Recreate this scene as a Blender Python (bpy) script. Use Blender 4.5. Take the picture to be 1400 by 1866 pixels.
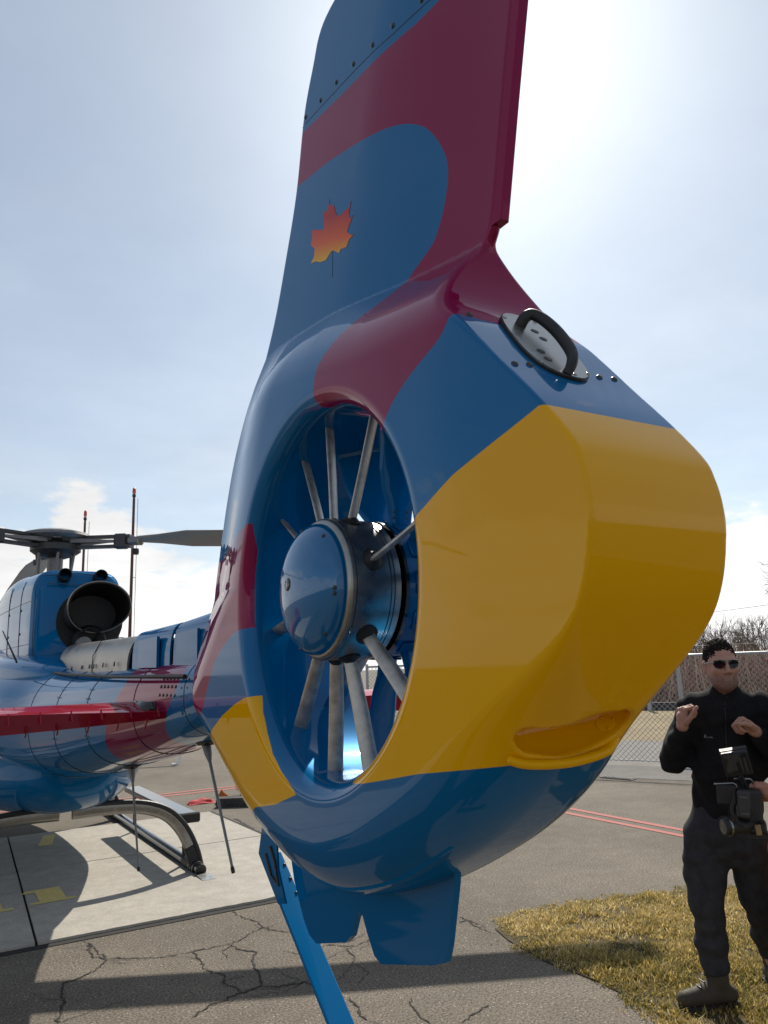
import bpy, math, random
import numpy as np
from mathutils import Matrix, Vector
for o in list(bpy.data.objects): bpy.data.objects.remove(o)
S = bpy.context.scene; COL = S.collection
R = math.radians
# ---------------------------------------------------------------- camera
CAMP, YAW, PITCH, ROLL = np.array((-1.1, -1.86, 1.66)), 31.0, 11.48, 2.0
def cam_axes():
    y, p, r = R(YAW), R(PITCH), R(ROLL)
    f = np.array([math.sin(y)*math.cos(p), math.cos(y)*math.cos(p), math.sin(p)])
    rt = np.array([math.cos(y), -math.sin(y), 0]); up = np.cross(rt, f)
    return math.cos(r)*rt-math.sin(r)*up, math.sin(r)*rt+math.cos(r)*up, f
cd = bpy.data.cameras.new('camera'); cam = bpy.data.objects.new('camera', cd); COL.objects.link(cam)
r_, u_, f_ = cam_axes()
cam.matrix_world = Matrix(((r_[0],u_[0],-f_[0],CAMP[0]),(r_[1],u_[1],-f_[1],CAMP[1]),(r_[2],u_[2],-f_[2],CAMP[2]),(0,0,0,1)))
cd.sensor_fit = 'VERTICAL'; cd.sensor_height = 36; cd.lens = 36*1402/1866
cd.clip_start = .05; cd.clip_end = 3000
S.camera = cam
# ---------------------------------------------------------------- sun and sky
SUN_AZ, SUN_EL = 41.0, 43.0
sd = np.array([math.sin(R(SUN_AZ))*math.cos(R(SUN_EL)), math.cos(R(SUN_AZ))*math.cos(R(SUN_EL)), math.sin(R(SUN_EL))])
sl = bpy.data.lights.new('sun', 'SUN'); sl.energy = 5.0; sl.angle = R(.55); sl.color = (1, .93, .82)
so = bpy.data.objects.new('sun', sl); COL.objects.link(so)
so.rotation_euler = Vector(-sd).to_track_quat('-Z', 'Y').to_euler(); so.location = (0, 0, 20)
W = bpy.data.worlds.new('World'); S.world = W; W.use_nodes = True
def world():
    nt = W.node_tree; N = nt.nodes; N.clear(); L = nt.links.new
    out = N.new('ShaderNodeOutputWorld'); bg = N.new('ShaderNodeBackground'); bg.inputs[1].default_value = .094
    sky = N.new('ShaderNodeTexSky'); sky.sky_type = 'NISHITA'; sky.sun_disc = False
    sky.sun_elevation = R(SUN_EL); sky.sun_rotation = R(SUN_AZ)
    sky.air_density = 1.0; sky.dust_density = .9; sky.ozone_density = 1.0; sky.altitude = 200
    tc = N.new('ShaderNodeTexCoord'); sep = N.new('ShaderNodeSeparateXYZ'); L(tc.outputs['Generated'], sep.inputs[0])
    def math_(op, a, b=None, c=None):
        n = N.new('ShaderNodeMath'); n.operation = op
        for i, v in enumerate((a, b, c)):
            if v is None: continue
            if isinstance(v, (int, float)): n.inputs[i].default_value = v
            else: L(v, n.inputs[i])
        return n.outputs[0]
    zz = math_('MAXIMUM', sep.outputs[2], 0.0)
    den = math_('ADD', zz, .10)
    cx = math_('DIVIDE', sep.outputs[0], den); cy = math_('DIVIDE', sep.outputs[1], den)
    cmb = N.new('ShaderNodeCombineXYZ'); L(cx, cmb.inputs[0]); L(cy, cmb.inputs[1]); cmb.inputs[2].default_value = 3.1
    n1 = N.new('ShaderNodeTexNoise'); n1.inputs['Scale'].default_value = .55; n1.inputs['Detail'].default_value = 8; n1.inputs['Roughness'].default_value = .58
    L(cmb.outputs[0], n1.inputs['Vector'])
    n2 = N.new('ShaderNodeTexNoise'); n2.inputs['Scale'].default_value = 1.7; n2.inputs['Detail'].default_value = 9; n2.inputs['Roughness'].default_value = .6
    L(cmb.outputs[0], n2.inputs['Vector'])
    # heaped cloud low over the horizon: billows in angle space
    n3 = N.new('ShaderNodeTexNoise'); n3.inputs['Scale'].default_value = 4.2; n3.inputs['Detail'].default_value = 9; n3.inputs['Roughness'].default_value = .57
    mp = N.new('ShaderNodeMapping'); mp.inputs['Scale'].default_value = (1, 1, 2.4); mp.inputs['Location'].default_value = (2.62, 1.88, .36)
    L(tc.outputs['Generated'], mp.inputs[0]); L(mp.outputs[0], n3.inputs['Vector'])
    low = N.new('ShaderNodeMapRange'); low.interpolation_type = 'SMOOTHSTEP'
    low.inputs[1].default_value = .31; low.inputs[2].default_value = .10; low.inputs[3].default_value = -.20; low.inputs[4].default_value = .15
    L(sep.outputs[2], low.inputs[0])
    bank = math_('ADD', n3.outputs['Fac'], low.outputs[0])
    mr = N.new('ShaderNodeMapRange'); mr.interpolation_type = 'SMOOTHSTEP'; mr.inputs[1].default_value = .50; mr.inputs[2].default_value = .57
    L(bank, mr.inputs[0])
    veil = N.new('ShaderNodeMapRange'); veil.interpolation_type = 'SMOOTHSTEP'; veil.inputs[1].default_value = .36; veil.inputs[2].default_value = .72
    veil.inputs[3].default_value = .42; veil.inputs[4].default_value = .72
    L(n1.outputs['Fac'], veil.inputs[0])
    tot = math_('MAXIMUM', math_('MULTIPLY', mr.outputs[0], .9), veil.outputs[0])
    # cloud brightness follows the sky itself, whitened
    bw = N.new('ShaderNodeRGBToBW'); L(sky.outputs[0], bw.inputs[0])
    sh = N.new('ShaderNodeMapRange'); sh.inputs[1].default_value = .3; sh.inputs[2].default_value = .75; sh.inputs[3].default_value = .88; sh.inputs[4].default_value = 1.10
    L(n2.outputs['Fac'], sh.inputs[0])
    br = math_('MULTIPLY', math_('ADD', math_('MULTIPLY', bw.outputs[0], .58), 4.6), sh.outputs[0])
    cc = N.new('ShaderNodeCombineXYZ')
    L(math_('MULTIPLY', br, .945), cc.inputs[0]); L(br, cc.inputs[1]); L(math_('MULTIPLY', br, 1.075), cc.inputs[2])
    mix = N.new('ShaderNodeMix'); mix.data_type = 'RGBA'; L(tot, mix.inputs[0]); tint = N.new('ShaderNodeVectorMath'); tint.operation = 'MULTIPLY'; tint.inputs[1].default_value = (.90, 1.03, 1.06); L(sky.outputs[0], tint.inputs[0]); L(tint.outputs[0], mix.inputs[6]); L(cc.outputs[0], mix.inputs[7])
    # sunlit heaps of the low bank are whiter than the haze
    cb = N.new('ShaderNodeVectorMath'); cb.operation = 'SCALE'; cb.inputs[0].default_value = (1.0, .985, .97); L(math_('MULTIPLY', br, 1.10), cb.inputs['Scale'])
    mix2 = N.new('ShaderNodeMix'); mix2.data_type = 'RGBA'; L(math_('MULTIPLY', mr.outputs[0], .85), mix2.inputs[0]); L(mix.outputs[2], mix2.inputs[6]); L(cb.outputs[0], mix2.inputs[7])
    L(mix2.outputs[2], bg.inputs[0]); L(bg.outputs[0], out.inputs[0])
world()
S.view_settings.view_transform = 'Standard'; S.view_settings.look = 'None'
S.view_settings.exposure = 0.17; S.view_settings.gamma = 1.0
S.render.engine = 'CYCLES'; S.render.resolution_x = 768; S.render.resolution_y = 1024
S.cycles.max_bounces = 8; S.cycles.use_denoising = True
rng = np.random.default_rng(7); random.seed(7)

# ---------------------------------------------------------------- materials
MATS = {}
def nodes_of(name):
    m = bpy.data.materials.new(name); m.use_nodes = True; nt = m.node_tree
    return m, nt, nt.nodes['Principled BSDF']
def principled(name, col, rough=.5, metal=0., coat=0., spec=.5, noise=None, bump=None, var=.0, vscale=8., coat_rough=.03, trans=0., coat_ior=1.4):
    if name in MATS: return MATS[name]
    m, nt, b = nodes_of(name); N = nt.nodes; L = nt.links.new
    b.inputs['Base Color'].default_value = (*col, 1); b.inputs['Roughness'].default_value = rough
    b.inputs['Metallic'].default_value = metal; b.inputs['Coat Weight'].default_value = coat
    b.inputs['Coat Roughness'].default_value = coat_rough; b.inputs['Specular IOR Level'].default_value = spec
    b.inputs['Transmission Weight'].default_value = trans; b.inputs['Coat IOR'].default_value = coat_ior
    tc = N.new('ShaderNodeTexCoord')
    if var:
        n = N.new('ShaderNodeTexNoise'); n.inputs['Scale'].default_value = vscale; n.inputs['Detail'].default_value = 6; n.inputs['Roughness'].default_value = .65
        L(tc.outputs['Object'], n.inputs['Vector'])
        mr = N.new('ShaderNodeMapRange'); mr.inputs[1].default_value = .25; mr.inputs[2].default_value = .75
        mr.inputs[3].default_value = 1-var; mr.inputs[4].default_value = 1+var; L(n.outputs['Fac'], mr.inputs[0])
        mx = N.new('ShaderNodeVectorMath'); mx.operation = 'SCALE'; mx.inputs[0].default_value = col; L(mr.outputs[0], mx.inputs['Scale'])
        L(mx.outputs[0], b.inputs['Base Color'])
        mr2 = N.new('ShaderNodeMapRange'); mr2.inputs[1].default_value = .3; mr2.inputs[2].default_value = .7
        mr2.inputs[3].default_value = max(rough-.1*min(1, var*3), 0.02); mr2.inputs[4].default_value = min(rough+.12*min(1, var*3), 1); L(n.outputs['Fac'], mr2.inputs[0])
        L(mr2.outputs[0], b.inputs['Roughness'])
    if bump:
        s, d = bump
        n = N.new('ShaderNodeTexNoise'); n.inputs['Scale'].default_value = s; n.inputs['Detail'].default_value = 4
        L(tc.outputs['Object'], n.inputs['Vector'])
        bp = N.new('ShaderNodeBump'); bp.inputs['Strength'].default_value = d; bp.inputs['Distance'].default_value = .01
        L(n.outputs['Fac'], bp.inputs['Height']); L(bp.outputs[0], b.inputs['Normal'])
    MATS[name] = m; return m
BLUE = (.000, .124, .315); RED = (.235, .003, .060); YEL = (.80, .40, .000)
def livery():
    """glossy livery paint; the painted fields are read from two signed-distance attributes on the mesh"""
    m, nt, b = nodes_of('livery_paint'); N = nt.nodes; L = nt.links.new
    def field(nm):
        a = N.new('ShaderNodeAttribute'); a.attribute_name = nm
        mr = N.new('ShaderNodeMapRange'); mr.inputs[1].default_value = .0008; mr.inputs[2].default_value = -.0008
        L(a.outputs['Fac'], mr.inputs[0]); return mr.outputs[0]
    fl = N.new('ShaderNodeTexNoise'); fl.inputs['Scale'].default_value = 1400; fl.inputs['Detail'].default_value = 1
    tc = N.new('ShaderNodeTexCoord'); L(tc.outputs['Object'], fl.inputs['Vector'])
    def mix(f, a, c):
        x = N.new('ShaderNodeMix'); x.data_type = 'RGBA'; L(f, x.inputs[0])
        for i, v in ((6, a), (7, c)):
            if isinstance(v, tuple): x.inputs[i].default_value = (*v, 1)
            else: L(v, x.inputs[i])
        return x.outputs[2]
    fr, fy = field('d_red'), field('d_yel')
    c = mix(fy, mix(fr, BLUE, RED), YEL)
    # soft dust film on the clear coat
    dn = N.new('ShaderNodeTexNoise'); dn.inputs['Scale'].default_value = 5; dn.inputs['Detail'].default_value = 7; L(tc.outputs['Object'], dn.inputs['Vector'])
    L(c, b.inputs['Base Color'])
    sc = N.new('ShaderNodeMapRange'); sc.inputs[3].default_value = .30; sc.inputs[4].default_value = .46; L(fl.outputs['Fac'], sc.inputs[0])
    L(sc.outputs[0], b.inputs['Roughness'])
    mm = N.new('ShaderNodeMath'); mm.operation = 'MULTIPLY_ADD'; L(fy, mm.inputs[0]); mm.inputs[1].default_value = -.22; mm.inputs[2].default_value = .22
    L(mm.outputs[0], b.inputs['Metallic'])
    b.inputs['Coat Weight'].default_value = .8
    cr = N.new('ShaderNodeMapRange'); cr.inputs[1].default_value = .35; cr.inputs[2].default_value = .8; cr.inputs[3].default_value = .012; cr.inputs[4].default_value = .07
    L(dn.outputs['Fac'], cr.inputs[0]); L(cr.outputs[0], b.inputs['Coat Roughness'])
    b.inputs['Coat IOR'].default_value = 1.41; b.inputs['Specular IOR Level'].default_value = 0.
    return m
M_LIV = livery()
M_BLUE = principled('blue_paint', BLUE, .36, .2, .6, 0.)
M_DOME = principled('dome_paint', BLUE, .3, .2, 1., 0., coat_ior=1.65, coat_rough=.015)
M_REDP = principled('red_paint', (.26,.006,.022), .36, .2, .6, 0.)
M_MAR = principled('maroon_paint', RED, .36, .2, .5, 0.)
M_YELP = principled('yellow_paint', YEL, .4, 0, .5, 0.)
M_BLK = principled('black_rubber', (.012,.012,.013), .55, var=.2, vscale=60)
M_BLKG = principled('black_gloss', (.008,.008,.009), .22, 0, .5)
M_STEEL = principled('brushed_steel', (.30,.30,.29), .30, .95, var=.16, vscale=30)
M_VANE = principled('worn_vane_metal', (.50,.47,.43), .42, .75, var=.38, vscale=26)
M_GREY = principled('grey_metal', (.20,.20,.20), .45, .5, var=.25, vscale=25)
M_DGREY = principled('dark_grey_metal', (.055,.056,.058), .45, .4, var=.3, vscale=25)
M_HEAT = principled('heat_stained_metal', (.30,.285,.26), .36, .85, var=.35, vscale=9)
M_SOOT = principled('sooty_metal', (.014,.013,.012), .6, .5, var=.5, vscale=14)
M_WHITE = principled('white_paint', (.72,.73,.73), .35, 0, .6, var=.06)
M_CHROME = principled('polished_skid', (.30,.29,.27), .24, .8, var=.2, vscale=9)
M_GLASSK = principled('dark_glass', (.01,.012,.015), .04, 0, 1.)
M_YBAND = principled('yellow_tape', (.55,.40,.02), .5)

# ---------------------------------------------------------------- mesh helpers
def link(o, parent=None):
    COL.objects.link(o)
    if parent is not None:
        o.parent = parent; o.matrix_parent_inverse = parent_inv(parent)
    return o
def wmat(o):
    m = Matrix.LocRotScale(o.location, o.rotation_euler, o.scale)
    return m if o.parent is None else wmat(o.parent) @ o.matrix_parent_inverse @ m
def parent_inv(p): return wmat(p).inverted()
def mesh(name, V, F, mat, parent=None, smooth=True, normals=None, attrs=None):
    me = bpy.data.meshes.new(name); V = np.asarray(V, float)
    if isinstance(F, np.ndarray):
        k = F.shape[1]
        me.vertices.add(len(V)); me.vertices.foreach_set('co', V.ravel())
        me.loops.add(F.size); me.loops.foreach_set('vertex_index', F.ravel().astype(np.int32))
        me.polygons.add(len(F)); me.polygons.foreach_set('loop_start', np.arange(0, F.size, k, dtype=np.int32))
        me.update(calc_edges=True)
    else:
        me.from_pydata([tuple(v) for v in V], [], F)
    if smooth: me.polygons.foreach_set('use_smooth', [True]*len(me.polygons))
    for k, a in (attrs or {}).items():
        at = me.attributes.new(k, 'FLOAT', 'POINT'); at.data.foreach_set('value', np.asarray(a, np.float32))
    if normals is not None: me.normals_split_custom_set_from_vertices([tuple(n) for n in normals])
    elif smooth:
        try: me.set_sharp_from_angle(angle=R(38))
        except Exception: pass
    if mat is not None:
        for m in (mat if isinstance(mat, (list, tuple)) else [mat]): me.materials.append(m)
    o = bpy.data.objects.new(name, me); return link(o, parent)
def empty(name, loc, label, cat, group=None):
    o = bpy.data.objects.new(name, None); o.location = loc; COL.objects.link(o); o.empty_display_size = .1
    return tag(o, label, cat, group)
def tag(o, label, cat, group=None):
    o['label'] = label; o['category'] = cat
    if group: o['group'] = group
    return o
def kind(o, k): o['kind'] = k; return o
def copy(o, parent=None, loc=None, rot=None, name=None):
    c = o.copy(); COL.objects.link(c)
    if parent is not None: c.parent = parent
    if loc is not None: c.location = loc
    if rot is not None: c.rotation_euler = rot
    return c
def nz(v): v = np.asarray(v, float); return v/np.linalg.norm(v)
def frame(d, hint=(0,0,1)):
    d = nz(d); h = np.asarray(hint, float)
    if abs(d@h) > .95: h = np.array((1.,0,0)) if abs(d[0]) < .9 else np.array((0,1.,0))
    a = nz(np.cross(h, d)); b = np.cross(d, a); return a, b, d
class B:
    def __init__(s): s.v = []; s.f = []
    def add(s, V, F):
        n = len(s.v); s.v += [tuple(map(float, p)) for p in V]; s.f += [tuple(i+n for i in f) for f in F]; return s
    def box(s, c, size, rot=None, bev=0.0, axes=None):
        sx, sy, sz = [k/2 for k in size]; c = np.asarray(c, float)
        if bev > 0:
            b = min(bev, sx*.9, sy*.9, sz*.9); V = []
            for i in (-1,1):
                for j in (-1,1):
                    for k in (-1,1):
                        V += [(i*sx, j*(sy-b), k*(sz-b)), (i*(sx-b), j*sy, k*(sz-b)), (i*(sx-b), j*(sy-b), k*sz)]
            idx = lambda i,j,k,t: ((i>0)*4+(j>0)*2+(k>0))*3+t
            F = []
            for i in (-1,1): F.append([idx(i,-1,-1,0), idx(i,1,-1,0), idx(i,1,1,0), idx(i,-1,1,0)][::i])
            for j in (-1,1): F.append([idx(-1,j,-1,1), idx(-1,j,1,1), idx(1,j,1,1), idx(1,j,-1,1)][::j])
            for k in (-1,1): F.append([idx(-1,-1,k,2), idx(1,-1,k,2), idx(1,1,k,2), idx(-1,1,k,2)][::k])
            for j in (-1,1):
                for k in (-1,1): F.append([idx(-1,j,k,1), idx(1,j,k,1), idx(1,j,k,2), idx(-1,j,k,2)][::-j*k])
            for i in (-1,1):
                for k in (-1,1): F.append([idx(i,-1,k,0), idx(i,1,k,0), idx(i,1,k,2), idx(i,-1,k,2)][::i*k])
            for i in (-1,1):
                for j in (-1,1): F.append([idx(i,j,-1,0), idx(i,j,1,0), idx(i,j,1,1), idx(i,j,-1,1)][::-i*j])
            for i in (-1,1):
                for j in (-1,1):
                    for k in (-1,1): F.append([idx(i,j,k,0), idx(i,j,k,1), idx(i,j,k,2)][::i*j*k])
            V = np.array(V)
        else:
            V = np.array([(i*sx,j*sy,k*sz) for i in (-1,1) for j in (-1,1) for k in (-1,1)])
            F = [(0,1,3,2),(4,6,7,5),(0,4,5,1),(2,3,7,6),(0,2,6,4),(1,5,7,3)]
        if axes is not None: V = V@np.array(axes)
        elif rot is not None:
            V = V@np.array(Matrix.Rotation(rot[2],3,'Z')@Matrix.Rotation(rot[1],3,'Y')@Matrix.Rotation(rot[0],3,'X')).T
        return s.add(V+c, F)
    def tube(s, P, r, n=10, cap=True, flat=(1,1), hint=(0,0,1)):
        P = [np.asarray(p, float) for p in P]; m = len(P)
        r = [r]*m if np.isscalar(r) else list(r); V = []; F = []
        a0 = None
        for i, p in enumerate(P):
            d = nz(P[min(i+1,m-1)]-P[max(i-1,0)])
            if a0 is None: a, b, _ = frame(d, hint)
            else:
                a = a0-d*(a0@d); a = nz(a) if np.linalg.norm(a) > 1e-6 else frame(d, hint)[0]; b = np.cross(d, a)
            a0 = a
            for k in range(n):
                t = 2*math.pi*k/n; V.append(p+r[i]*(flat[0]*math.cos(t)*a+flat[1]*math.sin(t)*b))
        for i in range(m-1):
            for k in range(n):
                F.append((i*n+k, i*n+(k+1)%n, (i+1)*n+(k+1)%n, (i+1)*n+k))
        if cap:
            F.append(tuple(range(n-1,-1,-1))); F.append(tuple((m-1)*n+k for k in range(n)))
        return s.add(V, F)
    def lathe(s, prof, c, axis, n=32, hint=(0,0,1)):
        """prof: list of (radius, along)"""
        a, b, d = frame(axis, hint); c = np.asarray(c, float); V = []; F = []; m = len(prof)
        for rr, h in prof:
            for k in range(n):
                t = 2*math.pi*k/n; V.append(c+d*h+rr*(math.cos(t)*a+math.sin(t)*b))
        for i in range(m-1):
            for k in range(n):
                F.append((i*n+k, i*n+(k+1)%n, (i+1)*n+(k+1)%n, (i+1)*n+k))
        if prof[0][0] > 1e-4: F.append(tuple(range(n-1,-1,-1)))
        if prof[-1][0] > 1e-4: F.append(tuple((m-1)*n+k for k in range(n)))
        return s.add(V, F)
    def loft(s, rings, cap=True):
        m = len(rings); n = len(rings[0]); V = [p for r in rings for p in r]; F = []
        for i in range(m-1):
            for k in range(n): F.append((i*n+k, i*n+(k+1)%n, (i+1)*n+(k+1)%n, (i+1)*n+k))
        if cap: F.append(tuple(range(n-1,-1,-1))); F.append(tuple((m-1)*n+k for k in range(n)))
        return s.add(V, F)
    def prism(s, poly, o, ex, ey, th):
        """polygon in plane (o,ex,ey) thickened by th along the normal, centred"""
        o, ex, ey = [np.asarray(q, float) for q in (o, ex, ey)]; nn = np.cross(ex, ey); n = len(poly)
        V = [o+x*ex+y*ey+sg*nn*th/2 for sg in (-1,1) for x, y in poly]
        F = [tuple(range(n-1,-1,-1)), tuple(range(n,2*n))]+[(i, (i+1)%n, n+(i+1)%n, n+i) for i in range(n)]
        return s.add(V, F)
    def build(s, name, mat, parent=None, smooth=True): return mesh(name, s.v, s.f, mat, parent, smooth)
# ---------------------------------------------------------------- iso-surface of a distance field
def grad(f, P, e=6e-4):
    k = np.array([(1,-1,-1),(-1,-1,1),(-1,1,-1),(1,1,1)], float)
    g = sum(kk*f(P+e*kk)[:,None] for kk in k)
    return g/(4*e)
def iso(f, lo, hi, h, band=None, newton=2):
    lo = np.asarray(lo, float); n = np.maximum(np.ceil((np.asarray(hi)-lo)/h).astype(int)+1, 9)
    c = 6; nc = np.ceil(n/c).astype(int)+1
    g = np.meshgrid(*[lo[i]+h*c*(np.arange(nc[i])+.5) for i in range(3)], indexing='ij')
    fc = f(np.stack([q.ravel() for q in g], 1)).reshape(nc)
    up = fc.repeat(c,0).repeat(c,1).repeat(c,2)[:n[0],:n[1],:n[2]]
    val = np.sign(up).astype(np.float32)
    near = np.abs(up) < (band or h*c*1.25)
    I = np.argwhere(near)
    vals = np.empty(len(I), np.float32)
    for k in range(0, len(I), 400000): vals[k:k+400000] = f(lo+h*I[k:k+400000])
    val[near] = vals
    s = val < 0
    cn = [s[i:n[0]-1+i, j:n[1]-1+j, k:n[2]-1+k] for i in (0,1) for j in (0,1) for k in (0,1)]
    cnt = sum(q.astype(np.int8) for q in cn)
    act = (cnt > 0) & (cnt < 8)
    idx = -np.ones(act.shape, np.int64); A = np.argwhere(act); idx[act] = np.arange(len(A))
    acc = np.zeros((len(A),3)); num = np.zeros(len(A))
    corners = [(i,j,k) for i in (0,1) for j in (0,1) for k in (0,1)]
    for ca in corners:
        for ax in range(3):
            if ca[ax]: continue
            cb = list(ca); cb[ax] = 1
            va = val[A[:,0]+ca[0], A[:,1]+ca[1], A[:,2]+ca[2]]; vb = val[A[:,0]+cb[0], A[:,1]+cb[1], A[:,2]+cb[2]]
            m = (va < 0) != (vb < 0); t = np.where(m, va/np.where(m, va-vb, 1), 0)
            p = np.array(ca, float)[None].repeat(len(A),0); p[:,ax] += t
            acc += p*m[:,None]; num += m
    V = lo+h*(A+acc/num[:,None])
    F = []
    for ax in range(3):
        u, w = (ax+1)%3, (ax+2)%3
        sl = [slice(None)]*3; s0 = list(sl); s1 = list(sl); s0[ax] = slice(0,-1); s1[ax] = slice(1,None)
        d = s[tuple(s0)] != s[tuple(s1)]
        E = np.argwhere(d); E = E[(E[:,u] > 0) & (E[:,w] > 0) & (E[:,u] < n[u]-1) & (E[:,w] < n[w]-1)]
        def cell(du, dw):
            q = E.copy(); q[:,u] -= du; q[:,w] -= dw; return idx[q[:,0], q[:,1], q[:,2]]
        q = np.stack([cell(1,1), cell(0,1), cell(0,0), cell(1,0)], 1)
        fl = ~s[E[:,0], E[:,1], E[:,2]]
        q[fl] = q[fl][:, ::-1]; F.append(q[(q >= 0).all(1)])
    F = np.concatenate(F)
    for _ in range(newton):
        fv = f(V); g = grad(f, V); st = g*(fv/np.maximum((g*g).sum(1), .05))[:,None]
        L = np.linalg.norm(st, axis=1); V = V-st*np.minimum(1, h*.8/np.maximum(L,1e-9))[:,None]
    g = grad(f, V); Nn = g/np.maximum(np.linalg.norm(g, axis=1), 1e-9)[:,None]
    return V, F, Nn
def ray_hit(f, o, d, t0=0, tmax=5):
    t = t0
    for _ in range(120):
        t += .7*float(f((o+t*d)[None])[0])
        if t > tmax: return None
    return o+t*d
# ---------------------------------------------------------------- tail shape (distance field)
ZF, YF = 1.88, .05              # tail fan axis
RT, RL = 0.503, 0.060          # duct throat radius, lip rounding
OUTLINE = [(1.20,1.56),(1.15,1.465),(1.02,1.39),(.88,1.32),(.70,1.225),(.58,1.172),(.45,1.128),(.3,1.092),(.15,1.078),(0,1.09),
 (-.2,1.148),(-.4,1.24),(-.55,1.325),(-.68,1.425),(-.79,1.55),(-.88,1.665),(-.932,1.745),(-.960,1.81),(-.976,1.89),(-.975,1.945),(-.966,1.99),
 (-.948,2.035),(-.88,2.125),(-.785,2.235),(-.68,2.36),(-.602,2.45),(-.567,2.55),(-.57,2.63),(-.605,2.70),
 (-.665,2.95),(-.765,3.35),(-.875,3.80),(-.885,3.83),(-.85,3.875),(-.5,3.885),(-.05,3.88),(.12,3.87),(.20,3.83),(.25,3.75),
 (.335,3.602),(.415,3.34),(.52,3.132),(.63,2.938),(.77,2.76),(.86,2.655),(1.0,2.43),(1.13,2.12),(1.17,1.98),(1.18,1.86)]
def catmull(P, n=8, closed=True):
    P = np.asarray(P, float); out = []; N = len(P)
    for i in range(N if closed else N-1):
        a,b,c,d = [P[(i+k) % N] if closed else P[min(max(i+k,0),N-1)] for k in (-1,0,1,2)]
        for t in np.arange(n)/n:
            out.append(.5*((2*b)+(-a+c)*t+(2*a-5*b+4*c-d)*t*t+(-a+3*b-3*c+d)*t**3))
    if not closed: out.append(P[-1])
    return np.array(out)
def poly_sd(q, V):
    """signed distance (negative inside) of points q (n,2) to closed polygon V"""
    d = np.full(len(q), 1e9); ins = np.zeros(len(q), bool)
    for a, b in zip(V, np.roll(V, -1, 0)):
        e = b-a; L = e@e
        if L < 1e-14: continue
        w = q-a; t = np.clip((w@e)/L, 0, 1)
        d = np.minimum(d, ((w-t[:,None]*e)**2).sum(1))
        c = ((a[1] > q[:,1]) != (b[1] > q[:,1]))
        if c.any():
            xi = a[0]+(q[:,1]-a[1])*(e[0])/(e[1] if abs(e[1]) > 1e-12 else 1e-12)
            ins ^= c & (q[:,0] < xi)
    return np.sqrt(d)*np.where(ins, -1, 1)
def sstep(a, b, x):
    t = np.clip((x-a)/(b-a), 0, 1); return t*t*(3-2*t)
TG = .008; TY0, TZ0 = -1.25, .85
def tail_tables():
    ys = TY0+TG*np.arange(int(3.05/TG)); zs = TZ0+TG*np.arange(int(3.35/TG))
    Y, Z = np.meshgrid(ys, zs, indexing='ij'); q = np.c_[Y.ravel(), Z.ravel()]
    V = catmull(OUTLINE, 6)
    D = poly_sd(q, V).reshape(Y.shape)
    # distance behind the leading edge and ahead of the trailing edge, measured level
    le = np.interp(zs, [1.86,1.98,2.12,2.43,2.655,2.938,3.132,3.34,3.602,3.9], [1.24,1.20,1.13,1.0,.86,.63,.52,.415,.335,.15])[None,:]-Y
    te = Y-np.interp(zs, [2.3,2.6,2.7,3.35,3.8,4.0], [-.75,-.575,-.60,-.76,-.87,-.9])[None,:]
    chord = np.clip(te/np.maximum(le+te, .2), 0, 1)
    tf = .016+.052*sstep(0, .55, chord)
    tb = .085+.098*sstep(-.05, .62, le+np.clip(1.95-Z,0,1)*1.2)
    tb = np.minimum(tb*1.09, .2)-.022*sstep(-.55, -.95, Y)
    zc = np.interp(ys, [-.8,-.62,-.45,-.2,.1,.4,.56,.75,1.0], [2.62,2.635,2.66,2.695,2.748,2.79,2.81,2.81,2.71])[:,None]
    s = (zc-Z); u = np.clip(s/.27, 0, 1)
    g = np.sin(u*np.pi/2)
    T = tf+(tb-tf)*g
    # rear neck: the upper rear facet narrows towards the fin
    T = np.maximum(T, .014)
    r = .008+.146*sstep(1.76, 1.48, Z)+.02*sstep(2.25,2.55,Z)
    r = r+(.05-.028)*sstep(.2, .6, Y)*sstep(1.6,2.0,Z)
    r = np.minimum(r, .93*T)
    return D, T, r
_TAB = None
def bspl(tabs, y, z):
    fy = (y-TY0)/TG; fz = (z-TZ0)/TG
    ny, nz = tabs[0].shape
    iy = np.clip(np.floor(fy).astype(int), 1, ny-3); iz = np.clip(np.floor(fz).astype(int), 1, nz-3)
    a = np.clip(fy-iy,0,1); b = np.clip(fz-iz,0,1)
    def w(t): return [(1-t)**3/6, (3*t**3-6*t*t+4)/6, (-3*t**3+3*t*t+3*t+1)/6, t**3/6]
    wa, wb = w(a), w(b); out = [0]*len(tabs)
    for i in range(4):
        for j in range(4):
            ww = wa[i]*wb[j]; I = (iy+i-1)*nz+(iz+j-1)
            for k, tb in enumerate(tabs): out[k] = out[k]+ww*tb.ravel()[I]
    return out
def f_tail(p):
    global _TAB
    if _TAB is None: _TAB = tail_tables()
    x, y, z = p[:,0], p[:,1], p[:,2]
    d, T, r = bspl(_TAB, y, z)
    a = np.abs(x)-T+r; b = d+r
    f1 = np.minimum(np.maximum(a, b), 0)+np.hypot(np.maximum(a,0), np.maximum(b,0))-r
    rho = np.hypot(y-YF, z-ZF); f2 = RT-rho
    a = f1+RL; b = f2+RL
    f = np.minimum(np.maximum(f1, f2), -RL)+np.hypot(np.maximum(a,0), np.maximum(b,0))
    f = np.where((a > 0) | (b > 0), np.minimum(np.maximum(a,b),0)+np.hypot(np.maximum(a,0), np.maximum(b,0))-RL, np.maximum(f1,f2))
    # scooped hand hold low on the rear corner
    c, ax, L, rr = SCOOP
    w = p-c; t = np.clip(w@ax, -L, L); dc = np.linalg.norm(w-t[:,None]*ax, axis=1)
    fs = -(dc-rr*(1-.30*(t/L)**2)); k = .016
    h = np.maximum(k-np.abs(f-fs), 0)/k
    return np.maximum(f, fs)+h*h*k*.25
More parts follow.
